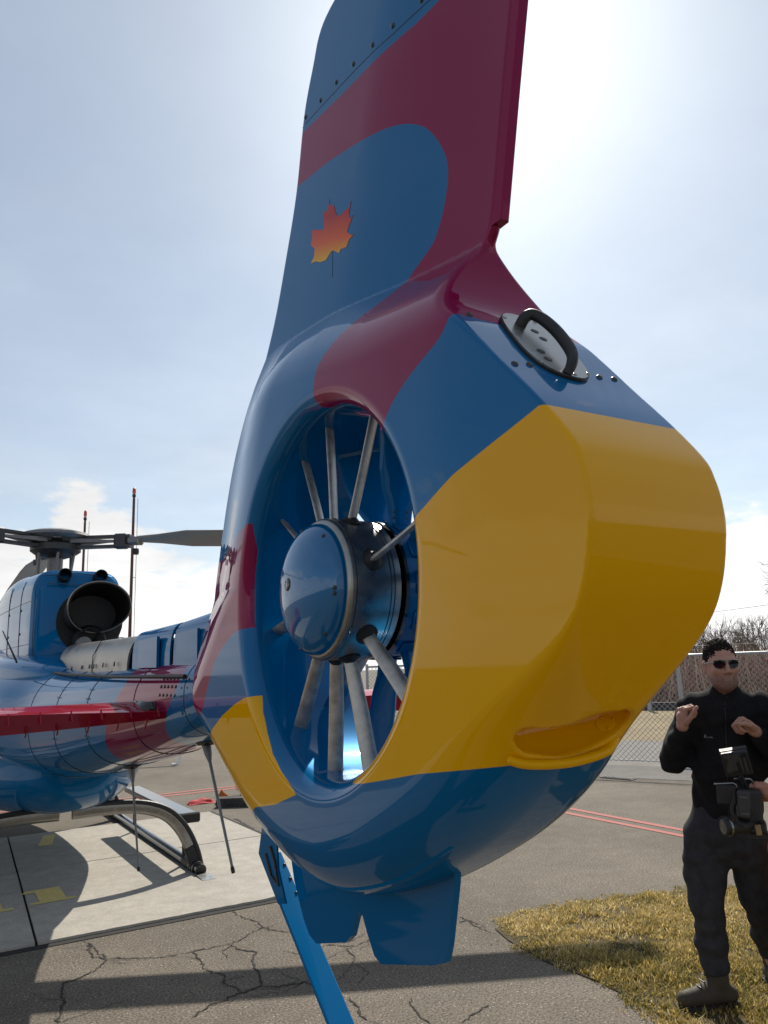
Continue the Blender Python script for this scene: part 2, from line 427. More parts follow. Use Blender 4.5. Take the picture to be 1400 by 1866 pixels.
SCOOP = (np.array((0.,9.,0.)), np.array((0.,1.,0.)), .08, .05)
# ---------------------------------------------------------------- helicopter: tail
HELI = empty('helicopter', (0, 5.5, 0), 'glossy blue, red and yellow helicopter with a ducted tail fan, parked on a concrete pad', 'helicopter')
SCOOP = (np.array((-.028,-.738,1.545)), nz((.17,-.046,.024)), .082, .054)
P_RED = [np.array([(.55,3.575),(.333,3.532),(.152,3.493),(-.065,3.449),(-.34,3.404),(-.468,3.396),(-1.3,3.38),(-1.3,2.407),(-.70,2.407),(-.657,2.389),(-.611,2.345),(-.502,2.306),(-.428,2.272),
   (-.378,2.234),(-.342,2.212),(-.256,2.295),(-.128,2.361),(.003,2.392),(-.012,2.487),(-.035,2.518),(-.075,2.56),(-.13,2.60),(-.20,2.635),(-.262,2.69),(-.349,2.73),(-.385,2.754),(-.426,2.819),(-.451,2.905),(-.436,2.979),(-.388,3.064),
   (-.325,3.121),(-.239,3.168),(-.115,3.213),(.03,3.26),(.16,3.298),(.364,3.345),(.65,3.42)]),
  np.array([(.505,2.146),(.54,1.99),(.548,1.90),(.548,1.807),(.60,1.80),(.658,1.79),(.75,1.755),(.839,1.707),(.91,1.629),(.98,1.53),(1.6,1.3),(1.6,2.08),(.965,2.10),(.80,2.12),(.649,2.134)])]
P_YEL = [np.array([(-1.4,2.109),(-.90,2.109),(-.88,2.112),(-.758,2.077),(-.633,2.04),(-.53,1.995),(-.457,1.966),(-.465,1.88),(-.447,1.747),(-.396,1.622),(-.314,1.516),(-.223,1.443),(-.165,1.413),(-.15,1.392),(-.219,1.40),(-.321,1.418),(-.46,1.444),(-.602,1.463),(-.692,1.475),(-.74,1.478),(-1.4,1.482)]),
  np.array([(1.4,1.26),(.98,1.40),(.893,1.456),(.76,1.52),(.639,1.56),(.55,1.582),(.47,1.59),(.44,1.54),(.39,1.482),(.33,1.425),(.259,1.382),(.151,1.334),(.3,1.29),(.454,1.263),(.6,1.21),(.8,1.05),(1.4,.9)])]
def paint_attrs(V, reds=P_RED, yels=P_YEL):
    q = V[:,1:3]
    dr = np.min([poly_sd(q, catmull(p, 4) if len(p) > 30 else p) for p in reds], 0) if reds else np.full(len(V), 1.)
    dy = np.min([poly_sd(q, p) for p in yels], 0) if yels else np.full(len(V), 1.)
    thr = np.hypot(q[:,0]-YF, q[:,1]-ZF) < RT+.003
    return {'d_red': np.where(thr, np.abs(dr)+.003, dr), 'd_yel': np.where(thr, np.abs(dy)+.003, dy)}
V, F, NN = iso(f_tail, (-.26,-1.06,1.0), (.26,1.34,3.95), .0066)
tail = mesh('tail_shroud', V, F, M_LIV, HELI, True, NN, paint_attrs(V))
tail['label'] = 'blue tail fin and fan shroud with maroon and yellow fields'
def on_tail(y, z, side=-1):
    p = ray_hit(f_tail, np.array((side*.6, y, z)), np.array((-side*1., 0, 0))); n = nz(grad(f_tail, p[None])[0]); return p, n
def rear_tail(x, z):
    p = ray_hit(f_tail, np.array((x, -1.5, z)), np.array((0, 1., 0))); n = nz(grad(f_tail, p[None])[0]); return p, n
# rivets: one dome mesh, one object each
def dome_mesh(name, r, h, mat, n=10):
    b = B().lathe([(r*1.12,-.0008),(r,h*.35),(r*.75,h*.8),(r*.35,h),(0.0001,h*1.02)], (0,0,0), (0,0,1), n); return mesh(name, b.v, b.f, mat, None)
def place(o, p, n, parent):
    o.parent = parent; o.matrix_parent_inverse = parent_inv(parent)
    o.location = tuple(p); o.rotation_euler = Vector(n).to_track_quat('Z','Y').to_euler(); return o
def put_many(name, r, h, mat, pts, parent, n=10):
    base = dome_mesh(name, r, h, mat, n)
    for i, (p, nn) in enumerate(pts):
        o = base if i == 0 else copy(base); place(o, p, nn, parent)
put_many('rivet', .0085, .005, M_BLKG, [on_tail(y, z) for y, z in ((.300,3.575),(.182,3.557),(.065,3.539),(-.051,3.517),(-.17,3.49),(-.277,3.47),(-.405,3.451),(-.52,3.44),(-.63,3.43))], tail)
put_many('screw', .0075, .005, M_DGREY, [rear_tail(x, z) for x, z in ((-.141,2.395),(-.150,2.229),(-.105,2.238),(.137,2.423),(.099,2.25),(.150,2.256))], tail)
# seam of the fin cap beside the rivets
sb = B(); pts = [on_tail(y, np.interp(-y, [-.35,-.182,.051,.277,.63,.8], [3.558,3.531,3.490,3.443,3.404,3.39])) for y in np.linspace(.33,-.75,40)]
sb.tube([p+n*.0002 for p, n in pts], .0012, 5); sb.build('seam', M_BLKG, tail)
# trailing-edge strip of the fin
tb = B(); rings = []
for z in np.linspace(2.675, 3.86, 14):
    y = np.interp(z, [2.6,2.7,2.95,3.35,3.8,3.9], [-.58,-.605,-.665,-.765,-.875,-.9]); w = .0135
    rings.append([(-w,y+.035,z),(w,y+.035,z),(w,y-.022,z),(w-.004,y-.026,z),(-w+.004,y-.026,z),(-w,y-.022,z)])
tb.loft(rings); o = tb.build('trailing_edge_strip', M_MAR, HELI, False)
# leaf emblem, printed on the fin
LEAF = [(.128,3.150),(.132,3.134),(.102,3.115),(.094,3.091),(.083,3.068),(.066,3.055),(.038,3.055),(-.002,3.048),(-.013,3.063),(-.005,3.044),(.004,3.027),(-.009,3.002),(-.023,3.010),(-.007,2.997),(.008,2.989),(.019,2.975),(-.008,2.95),(-.022,2.946),(.008,2.943),(.025,2.928),(.061,2.94),(.072,2.931),(.109,2.96),(.118,2.962),(.127,2.965),(.163,2.954),(.208,2.969),(.234,2.986),(.276,2.998),(.253,3.008),(.244,3.037),(.274,3.066),(.262,3.084),(.264,3.115),(.218,3.092),(.175,3.067),(.172,3.097),(.178,3.130),(.145,3.123)]
def leaf_mat():
    m, nt, b = nodes_of('leaf_print'); N = nt.nodes; L = nt.links.new
    tc = N.new('ShaderNodeTexCoord'); sp = N.new('ShaderNodeSeparateXYZ'); L(tc.outputs['Object'], sp.inputs[0])
    ad = N.new('ShaderNodeMath'); ad.operation = 'MULTIPLY_ADD'; L(sp.outputs[1], ad.inputs[0]); ad.inputs[1].default_value = -.38; L(sp.outputs[2], ad.inputs[2])
    mr = N.new('ShaderNodeMapRange'); mr.inputs[1].default_value = 2.895; mr.inputs[2].default_value = 3.04; L(ad.outputs[0], mr.inputs[0])
    cr = N.new('ShaderNodeValToRGB'); e = cr.color_ramp.elements
    e[0].position = 0; e[0].color = (.80,.42,.01,1); e[1].position = 1; e[1].color = (.45,.012,.012,1)
    k = e.new(.42); k.color = (.75,.12,.012,1)
    L(mr.outputs[0], cr.inputs[0]); L(cr.outputs[0], b.inputs['Base Color']); b.inputs['Roughness'].default_value = .4; b.inputs['Specular IOR Level'].default_value = 0; b.inputs['Coat Weight'].default_value = 1; b.inputs['Coat IOR'].default_value = 1.3
    return m
M_LEAF = leaf_mat()
lp = [on_tail(y, z)[0]+np.array((-.0012,0,0)) for y, z in LEAF]
lf = B(); n_ = len(lp); lf.add(lp+[p+np.array((.0010,0,0)) for p in lp], [tuple(range(n_-1,-1,-1)), tuple(range(n_, 2*n_))]+[(i,(i+1)%n_,n_+(i+1)%n_,n_+i) for i in range(n_)])
o = lf.build('leaf_emblem', M_LEAF, tail, False); o['label'] = 'maple leaf print fading from red to orange'
st = B().tube([on_tail(.118,2.962)[0]+(-.0005,0,0), on_tail(.120,2.92)[0]+(-.0005,0,0), on_tail(.122,2.875)[0]+(-.0005,0,0)], .0006, 5); st.build('leaf_stem', M_DGREY, tail)

# access plate with grab handle on the upper rear facet
pc, pn = rear_tail(0.0, 2.315)
ex = np.array((1.,0,0)); ey = nz(np.cross(pn, ex)); 
if ey[2] < 0: ey = -ey
poly = []
for t in np.linspace(0, 2*np.pi, 56, endpoint=False):
    c_, s_ = np.cos(t), np.sin(t); k = (abs(c_/.080)**2.7+abs(s_/.142)**2.7)**(-1/2.7)
    poly.append((k*c_, k*s_+.012))
rotp = [(x*math.cos(-.16)-y*math.sin(-.16), x*math.sin(-.16)+y*math.cos(-.16)) for x, y in poly]
o = B().prism([(x*1.03,y*1.03) for x,y in rotp], pc+pn*.0022, ex, ey, .006).build('plate_gasket', M_BLK, HELI, False)
plate = B().prism(rotp, pc+pn*.0062, ex, ey, .005).build('access_plate', M_STEEL, HELI, False)
for sx, sy in ((.016,.075),(.018,.040),(-.038,-.035),(-.040,-.068)):
    hb = B(); hb.prism([(.0105*math.cos(t)+sx, .0085*math.sin(t)+sy) for t in np.linspace(0,2*np.pi,16,endpoint=False)], pc+pn*.0090, ex, ey, .0012); hb.build('slot', M_BLK, plate, False)
put_many('screw', .0048, .0022, M_CHROME, [(pc+x*ex+y*ey+pn*.0087, pn) for x, y in ((-.045,.115),(.055,.135),(-.072,.01),(.078,.02),(-.07,-.09),(.05,-.10),(0,-.118))], plate, 8)
hp = [pc+ex*(-.016)+ey*.090+pn*.006, pc+ex*(-.010)+ey*.096+pn*.024, pc+ex*.004+ey*.098+pn*.036, pc+ex*.018+ey*.072+pn*.040, pc+ex*.020+ey*.010+pn*.040, pc+ex*.004+ey*-.070+pn*.036, pc+ex*-.014+ey*-.108+pn*.026, pc+ex*-.024+ey*-.120+pn*.006]
hp = catmull(hp, 5, False)
gh = B().tube(list(hp), .0130, 10, True, (1,.75), tuple(pn)).build('grab_handle', M_BLK, HELI)
# scooped hand hold: bar across, bracket disc with rivets
bp = catmull([(-.150,-.690,1.487),(-.120,-.712,1.477),(-.06,-.742,1.476),(0,-.752,1.482),(.05,-.750,1.492),(.085,-.738,1.512)], 5, False)
B().tube(list(bp), [.005]+[.0115]*(len(bp)-2)+[.005], 12, True, (1,.8)).build('hand_hold_bar', M_YELP, HELI)
c_, ax_, L_, rr_ = SCOOP
dtg = np.array((.018,-.785,1.546)); dp = ray_hit(f_tail, CAMP, nz(dtg-CAMP), .8, 4); dn = nz(grad(f_tail, dp[None])[0])
disc = B().lathe([(.0001,.004),(.022,.004),(.024,.002),(.024,-.006)], dp, dn, 24).build('bracket_disc', M_YELP, HELI)
a_, b_, _ = frame(dn); put_many('rivet', .0038, .003, M_YELP, [(dp+dn*.004+a_*x+b_*y, dn) for x, y in ((.012,.004),(-.010,.008),(.0,-.013))], disc, 8)

# ---- fan: stator hub, vanes, rotor
HX = -.178; HR = .194
hub = B().lathe([(HR-.012,-.16),(HR,-.155),(HR,-.012),(HR-.004,-.004),(HR-.012,0),(HR-.02,.0)], (HX,YF,ZF), (-1,0,0), 64).build('stator_hub', M_STEEL, HELI)
for xx, rr in ((HX+.022,HR+.0006),(HX+.125,HR+.0006),(HX+.136,HR+.0006)):
    B().lathe([(rr,-.0015),(rr+.0008,-.001),(rr+.0008,.001),(rr,.0015)], (xx,YF,ZF), (-1,0,0), 64).build('hub_seam', M_BLKG, hub)
prof = [(HR-.014,-.002)]+[((HR-.014)*math.cos(t), .078*math.sin(t)) for t in np.linspace(.05, np.pi/2, 22)]
prof[-1] = (.0001, .078)
spin = B().lathe(prof, (HX,YF,ZF), (-1,0,0), 64).build('hub_dome', M_DOME, HELI)
def dome_pt(a, fr):
    r = (HR-.014)*fr; t = math.acos(fr); p = np.array((HX-.078*math.sin(t), YF+r*math.cos(a), ZF+r*math.sin(a))); n = nz((-math.sin(t)/.078, math.cos(t)*math.cos(a)/(HR-.014), math.cos(t)*math.sin(a)/(HR-.014))); return p, n
put_many('screw', .0055, .0035, M_DGREY, [dome_pt(a, .93) for a in np.radians([80,130,10+180,185+0,230,285,330,30])], spin, 8)
o = B().lathe([(.0001,.0025),(.016,.0022),(.018,.001),(.018,-.004)], dome_pt(.6,.12)[0], dome_pt(.6,.12)[1], 20).build('drain_hole', M_BLKG, spin)
VANES = (121, 100, 68, 18, -43, -77, -101, -130, -170, 148)
def vane(adeg):
    # a measured so that 0 = rear (-Y), 90 = up
    a = R(adeg); d = np.array((0,-math.cos(a),math.sin(a))); c0 = np.array((HX+.075,YF,ZF)); tdir = np.array((0, math.sin(a), math.cos(a)))
    rings = []
    for rr, xo, ch, tk in ((HR-.01,0,.017,.010),(HR+.03,.004,.019,.0085),(.33,.012,.021,.008),(RT+.02,.022,.022,.008)):
        c = c0+d*rr+np.array((xo,0,0)); axd = nz(np.array((1,0,0))*.86+tdir*.5)
        td = nz(np.cross(d, axd)); rings.append([c+axd*ch*math.cos(t)+td*tk*math.sin(t) for t in np.linspace(0,2*np.pi,16,endpoint=False)])
    v = B().loft(rings).build('stator_vane', M_VANE, HELI)
    p = c0+d*(HR-.001); B().lathe([(.029,-.002),(.031,.003),(.024,.0045),(.012,.016)], p, d, 20).build('boot_ring', M_BLK, v)
for a in VANES: vane(a)
rot = B().lathe([(HR-.006,-.0),(HR-.002,.004),(HR-.002,.165),(HR-.02,.18),(.0001,.185)], (HX+.17,YF,ZF), (1,0,0), 56).build('fan_hub', M_BLUE, HELI)
B().lathe([(HR+.002,-.005),(HR+.0025,.005)], (HX+.175,YF,ZF), (1,0,0), 56).build('hub_gap', M_BLKG, rot)
def fan_blade(adeg):
    a = R(adeg); d = np.array((0,-math.cos(a),math.sin(a))); c0 = np.array((.075,YF,ZF)); td = np.array((0,math.sin(a),math.cos(a)))
    rings = []
    for rr, ch, tk, tw in ((HR-.01,.036,.018,72),(HR+.05,.038,.015,72),(HR+.10,.058,.009,69),(.36,.068,.007,66),(RT-.010,.070,.005,62)):
        c = c0+d*rr; ax = np.array((math.cos(R(90-tw)),0,0))-td*math.sin(R(90-tw)); tn = nz(np.cross(d, ax)); ring = []
        for t in np.linspace(0,2*np.pi,18,endpoint=False): ring.append(c+nz(ax)*ch*math.cos(t)+tn*tk*math.sin(t))
        rings.append(ring)
    b = B().loft(rings).build('fan_blade', M_BLUE, HELI)
    rp = []
    ax = nz(np.array((math.cos(R(18)),0,0))-td*math.sin(R(18))); tn = nz(np.cross(d, ax))
    for rr in (HR+.018, HR+.036):
        for q in (-.018,.018):
            p = c0+d*rr+ax*q; sg = -1 if tn[0] > 0 else 1; rp.append((p+sg*tn*.0125, sg*tn))
    put_many('rivet', .0048, .003, M_DGREY, rp, b, 6)
for a in (8, 40, 79, 112, 148, 184, 219, 255, 291, 326): fan_blade(a)
for a in np.radians(np.arange(0,360,30)):
    d = np.array((0,-math.cos(a),math.sin(a))); td = np.array((0,math.sin(a),math.cos(a))); c = np.array((.05,YF,ZF))+d*(HR+.001)
    pl = B().box(c, (.05,.055,.006), axes=[(1,0,0),tuple(td),tuple(d)], bev=.003).build('hub_plate', M_BLUE, rot)

# ---- ventral plate and tail guard
VP = [(.66,1.17),(.60,1.0),(.53,.90),(.49,.865),(.44,.853),(.25,.905),(.215,.93),(.185,.985),(.165,1.005),(.145,1.0),(.12,.96),(.085,.915),(.05,.905),(-.20,.972),(-.245,.99),(-.262,1.03),(-.30,1.17),(-.31,1.235),(.1,1.16)]
B().prism(VP, (0,0,0), (0,1,0), (0,0,1), .018).build('ventral_plate', M_BLUE, HELI, False)
g0 = np.array((0,.82,1.040)); g1 = np.array((0,-.05,.425)); gd = nz(g1-g0); gn = nz(np.cross((1,0,0), gd)); 
if gn[2] < 0: gn = -gn
guard = B().box((g0+g1)/2+np.array((.0,0,0)), (.078, np.linalg.norm(g1-g0), .012), axes=[(1,0,0),tuple(gd),tuple(gn)], bev=.004).build('tail_guard', M_BLUE, HELI, False)
B().prism([(.75,1.22),(.81,1.05),(.64,.925),(.58,.94),(.64,1.03),(.66,1.18)], (-.045,0,0), (0,1,0), (0,0,1), .006).build('guard_bracket', M_BLUE, guard, False)
B().tube([(-.05,.74,1.06),(-.05,.69,1.0),(-.05,.63,.985),(-.05,.66,1.05),(-.05,.70,1.09)], .006, 8).build('guard_link', M_DGREY, guard)
put_many('bolt', .006, .004, M_DGREY, [(g0+gd*t+gn*.006+np.array((x,0,0)), gn) for t in (.06,.12,.18) for x in (-.03,.03)], guard, 8)
# ---------------------------------------------------------------- helicopter: boom, cabin, engine, rotor, skids
def section(y, hw, zb, zt, n=2.4, m=48, xo=0):
    zc, hz = (zb+zt)/2, (zt-zb)/2; out = []
    for t in np.linspace(0, 2*np.pi, m, endpoint=False):
        c, s = math.cos(t), math.sin(t)
        out.append((xo+hw*math.copysign(abs(c)**(2/n), c), y, zc+hz*math.copysign(abs(s)**(2/n), s)))
    return out
def spline_rows(rows, k=6): return catmull(np.array(rows, float), k, False)
def loft_body(name, rows, mat, m=64, k=6, reds=(), yels=(), n=2.4):
    rr = spline_rows(rows, k); b = B().loft([section(*r[:4], n=(r[4] if len(r) > 4 else n), m=m) for r in rr])
    V = np.array(b.v); at = paint_attrs(V, list(reds), list(yels)) if mat is M_LIV else None
    return mesh(name, V, b.f, mat, HELI, True, None, at)
BR = [np.array([(1.55,1.0),(2.62,1.0),(2.50,1.30),(2.30,1.50),(2.15,1.62),(2.4,1.85),(1.30,1.95),(1.40,1.62),(1.62,1.40)])]
boom = loft_body('tail_boom', [(1.02,.13,1.50,1.72),(1.2,.155,1.44,1.735),(1.5,.185,1.375,1.735),(2.1,.235,1.27,1.73),(2.83,.30,1.165,1.725),(3.5,.36,1.06,1.73),(4.24,.45,.97,1.76),(4.8,.60,.95,1.80),(5.3,.72,.95,1.82)], M_LIV, reds=BR)
cabin = loft_body('cabin', [(4.52,.10,.92,1.12,2.2),(4.56,.26,.80,1.30,2.2),(4.72,.38,.70,1.45,2.3),(5.0,.53,.625,1.62,2.4),(5.5,.72,.565,1.76,2.6),(6.5,.95,.50,1.86,2.8),(7.5,.99,.48,2.08,2.8),(8.5,.97,.50,2.14,2.6),(9.3,.84,.56,1.92,2.4),(9.9,.52,.70,1.55,2.2),(10.15,.2,.86,1.25,2.0),(10.2,.03,1.0,1.1,2.0)], M_LIV)
# registration figure on the flank
def surf_x(rows, y, z, n=2.5):
    r = spline_rows(rows, 6); hw = np.interp(y, r[:,0], r[:,1]); zb = np.interp(y, r[:,0], r[:,2]); zt = np.interp(y, r[:,0], r[:,3])
    s = np.clip((z-(zb+zt)/2)/((zt-zb)/2), -.999, .999); return hw*(1-abs(s)**n)**(1/n)
BROWS = [(1.2,.155,1.44,1.735),(1.5,.185,1.375,1.735),(2.1,.235,1.27,1.73),(2.83,.30,1.165,1.725),(3.5,.36,1.06,1.73),(4.24,.45,.97,1.76),(4.8,.60,.95,1.80),(5.3,.72,.95,1.82)]
D4 = [(0,.16),(.0,.11),(.17,.11),(.17,0),(.23,0),(.23,.11),(.28,.11),(.28,.16),(.23,.16),(.23,.40),(.17,.40)]
D4i = [(.055,.16),(.17,.16),(.17,.31)]
def digit4(y0, z0, sc):
    outer = [(.0,.11),(.17,.11),(.17,0),(.23,0),(.23,.11),(.28,.11),(.28,.16),(.23,.16),(.23,.40),(.165,.40),(.0,.17)]
    b = B()
    quads = [[(.0,.11),(.28,.11),(.28,.16),(.0,.16)],[(.17,0),(.23,0),(.23,.11),(.17,.11)],[(.17,.16),(.23,.16),(.23,.40),(.17,.40)],[(.0,.16),(.05,.16),(.17,.33),(.17,.40),(.16,.40)]]
    for q in quads:
        P = []
        for u, v in q:
            y, z = y0-u*sc, z0+v*sc; P.append((-surf_x(BROWS, y, z)-.004, y, z))
        b.add(P, [tuple(range(len(P)))])
    return b
digit4(4.98, 1.09, .60).build('registration_figure', M_WHITE, boom, False)
# belly keel strip
# spine fairings on the boom
def arch(y0, y1, w0, w1, zb0, zb1, zt0, zt1, th=None, m=18, n=3.0):
    rings = []
    for t in np.linspace(0,1,10):
        y = y0+(y1-y0)*t; w = w0+(w1-w0)*t; zb = zb0+(zb1-zb0)*t; zt = zt0+(zt1-zt0)*t
        o = [(w*math.copysign(abs(math.cos(a))**(2/n), math.cos(a)), y, zb+(zt-zb)*abs(math.sin(a))**(2/n)) for a in np.linspace(0, np.pi, m)]
        i = [(p[0]*.93, y, zb+(p[2]-zb)*.95) for p in o[::-1]]
        rings.append(o+i)
    return B().loft(rings)
shield = arch(2.42, 4.55, .155, .19, 1.66, 1.70, 1.885, 1.93).build('heat_shield', M_HEAT, HELI)
for q, y in enumerate((2.7,2.95,3.25,3.45,3.9)):
    pass
put_many('screw', .014, .006, M_BLKG, [((-.168-.008*(y-2.4),y,1.735), (-1,0,.1)) for y in (2.65,2.95,3.22,3.36,3.62,4.0,4.3)], shield, 8)
B().tube([(-.172,3.3,1.68),(-.168,3.3,1.80),(-.12,3.3,1.893),(0,3.3,1.912),(.12,3.3,1.89)], .003, 5).build('panel_joint', M_BLKG, shield)
fair = arch(1.72, 2.36, .120, .140, 1.64, 1.66, 1.905, 1.90, n=4.5).build('shaft_fairing', M_BLUE, HELI)
B().prism([(1.86,1.70),(2.22,1.705),(2.22,1.84),(1.86,1.845)], (-.136,0,0), (0,1,0), (0,0,1), .014).build('fairing_panel', M_BLUE, fair, False)
fair2 = arch(1.0, 1.66, .105, .120, 1.64, 1.65, 1.93, 1.905, n=4.5).build('shaft_fairing', M_BLUE, HELI)
B().prism([(1.30,1.70),(1.60,1.70),(1.60,1.84),(1.30,1.85)], (-.116,0,0), (0,1,0), (0,0,1), .012).build('fairing_panel', M_BLUE, fair2, False)
edge = B()
for sx in (-1,):
    edge.tube([(sx*.20,1.2,1.655),(sx*.225,2.4,1.665),(sx*.25,3.6,1.69),(sx*.27,4.6,1.72)], .010, 6)
edge.build('deck_edge_seal', M_BLK, HELI)
put_many('rivet', .007, .003, M_BLKG, [((-surf_x(BROWS,y,z)-.001,y,z),(-.95,0,.25)) for y in np.arange(1.42,1.62,.045) for z in (1.58,1.615,1.65)], boom, 6)
# engine cowling
def cowl_rows():
    return [(4.98,.315,1.70,2.50,5.),(5.02,.345,1.68,2.545,5.),(5.10,.36,1.66,2.565,5.),(5.6,.40,1.62,2.60,4.6),(6.2,.44,1.60,2.64,4.4),(6.9,.46,1.60,2.62,4.2),(7.5,.44,1.62,2.45,4.),(8.1,.34,1.66,2.25,3.),(8.5,.15,1.8,2.12,2.6)]
cowl = loft_body('engine_cowling', cowl_rows(), M_LIV, m=72)
base = loft_body('engine_deck', [(4.15,.20,1.62,1.74,3.),(4.4,.36,1.58,1.80,3.),(4.9,.50,1.50,1.86,3.2),(5.6,.60,1.5,1.90,3.2),(7.0,.66,1.5,1.98,3.2),(8.2,.5,1.55,2.05,3.)], M_LIV)
# exhaust: wide oval pipe, scarfed below
rings = []
for y, x, z, w, h in ((5.3,.10,2.16,.17,.13),(5.0,.10,2.175,.215,.17),(4.80,.105,2.20,.235,.19),(4.62,.11,2.225,.245,.20)):
    rings.append([(x+w*math.cos(t), y+(.18*max(0,-math.sin(t))**1.5 if y < 4.9 else 0), z+h*math.sin(t)) for t in np.linspace(0,2*np.pi,40,endpoint=False)])
inner = [[(.108+(p[0]-.108)*.93, p[1], 2.22+(p[2]-2.22)*.93) for p in r] for r in rings[::-1]]
exh = B().loft(rings+inner, cap=False).build('exhaust_pipe', M_SOOT, HELI)
B().tube([(r[0],r[1],r[2]) for r in rings[-1]+rings[-1][:1]], .006, 6).build('pipe_rim', M_HEAT, exh)
B().lathe([(.0001,-.02),(.15,-.02),(.15,0),(.0001,0)], (.10,5.27,2.16), (0,1,0), 32).build('exhaust_cone', M_BLK, exh)
B().lathe([(.0001,.0),(.055,.0),(.058,-.01),(.058,-.2)], (.02,4.72,1.935), (0,-1,0), 24).build('starter_cap', M_GREY, HELI)
B().tube([(.1,4.8,1.95),(.14,4.75,2.02),(.05,4.72,2.06),(-.02,4.74,2.02)], .012, 8).build('bleed_pipe', M_SOOT, HELI)
B().lathe([(.0001,.0),(.11,.0),(.13,-.03),(.14,-.4)], (.08,4.8,1.96), (0,-1,0), 28).build('engine_casing', M_SOOT, HELI)
for x, d in ((-.12,(-.0,-1,.12)),(.16,(.05,-1,.10))):
    p = np.array((x, 4.98, 2.50)); d = nz(d); q = B().lathe([(.052,-.10),(.052,.085),(.044,.088),(.044,-.02),(.0001,-.02)], p, d, 22); q.build('vent_pipe', M_SOOT, HELI)
# black opening around the pipe
B().prism([(.10+.265*math.cos(t), 2.13+.27*math.sin(t)) for t in np.linspace(0,2*np.pi,30,endpoint=False)], (0,4.972,0), (1,0,0), (0,0,1), .012).build('exhaust_opening', M_BLK, HELI, False)
# intake side panel with a louvred grille, pale panels of the cowl side
# mast, swashplate, rotor head
HB = np.array((0,6.45,3.02))
B().lathe([(.075,2.5),(.075,2.92)], (0,6.45,0), (0,0,1), 24).build('rotor_mast', M_GREY, HELI)
B().lathe([(.14,2.62),(.19,2.63),(.19,2.68),(.12,2.70)], (0,6.45,0), (0,0,1), 28).build('swashplate', M_DGREY, HELI)
for a in np.radians([20,140,260,80,200,320]):
    B().tube([(.17*math.cos(a),6.45+.17*math.sin(a),2.66),(.19*math.cos(a+.2),6.45+.19*math.sin(a+.2),2.93)], .014, 8).build('pitch_link', M_GREY, HELI)
hubp = B().lathe([(.10,2.86),(.20,2.90),(.24,2.93),(.24,2.99),(.19,3.03),(.12,3.05)], (0,6.45,0), (0,0,1), 36).build('rotor_head', M_DGREY, HELI)
B().lathe([(.20,3.03),(.315,3.055),(.335,3.075),(.32,3.105),(.22,3.135),(.10,3.15),(.0001,3.152)], (0,6.45,0), (0,0,1), 40).build('head_cap', M_GREY, HELI)
for k in range(8):
    a = k*math.pi/4+.3; B().box((.20*math.cos(a),6.45+.20*math.sin(a),3.035), (.05,.07,.05), rot=(0,0,a), bev=.006).build('head_block', M_DGREY, hubp, False)
B().box((-.02,6.20,3.07), (.075,.012,.06), rot=(0,0,0), bev=.003).build('head_tag', M_WHITE, hubp, False)
def rotor_blade(az):
    d = np.array((math.cos(az), math.sin(az), 0)); t = np.array((-d[1], d[0], 0)); u = np.array((0,0,1.))
    def pt(r, c, z): return HB+d*r+t*c+u*z
    arm = B()
    for zo in (.045,-.055): arm.loft([[pt(r,c,zo+dz-(.0)) for c, dz in ((-w,-.013),(w,-.013),(w,.013),(-w,.013))] for r, w in ((.16,.06),(.4,.045),(.66,.05),(.76,.06))])
    arm.build('blade_arm', M_DGREY, HELI, False)
    star = B().loft([[pt(r,c,dz) for c, dz in ((-w,-h),(w,-h),(w,h),(-w,h))] for r, w, h in ((.1,.13,.022),(.3,.10,.02),(.52,.035,.012),(.62,.03,.010))]); star.build('star_arm', M_GREY, HELI, False)
    B().box(pt(.66,0,-.005), (.13,.11,.15), rot=(0,0,az), bev=.015).build('blade_sleeve', M_DGREY, HELI, False)
    B().box(pt(.80,0,-.005), (.14,.13,.075), rot=(0,0,az), bev=.015).build('blade_sleeve', M_GREY, HELI, False)
    B().box(pt(.845,0,-.005), (.022,.136,.081), rot=(0,0,az), bev=.012).build('blade_band', M_YBAND, HELI, False)
    B().lathe([(.03,-.06),(.035,-.03),(.03,.0)], pt(.78,.09,-.07), (0,0,1), 12).build('pitch_horn', M_DGREY, HELI)
    rings = []
    for r, ch, tk, tw in ((.84,.055,.022,-20),(1.05,.09,.022,-20),(1.35,.165,.021,-20),(1.8,.175,.020,-19),(3.2,.175,.018,-15),(4.6,.175,.016,-11),(5.15,.172,.014,-10),(5.33,.12,.008,-10)):
        zz = -.26*((r-.8)/4.5)**1.7 if r > .8 else 0; tw_ = R(tw); ring = []
        for a in np.linspace(0, 2*np.pi, 20, endpoint=False):
            c, s = ch*math.cos(a)-.02, tk*math.sin(a)*(1-.35*math.cos(a)); ring.append(pt(r, c*math.cos(tw_)-s*math.sin(tw_), zz+c*math.sin(tw_)+s*math.cos(tw_)))
        rings.append(ring)
    B().loft(rings).build('rotor_blade', M_BLADE, HELI)
M_BLADE = principled('blade_grey', (.27,.25,.22), .42, .0, .2, var=.15, vscale=4)
for a in (-30, 90, 210): rotor_blade(R(a))
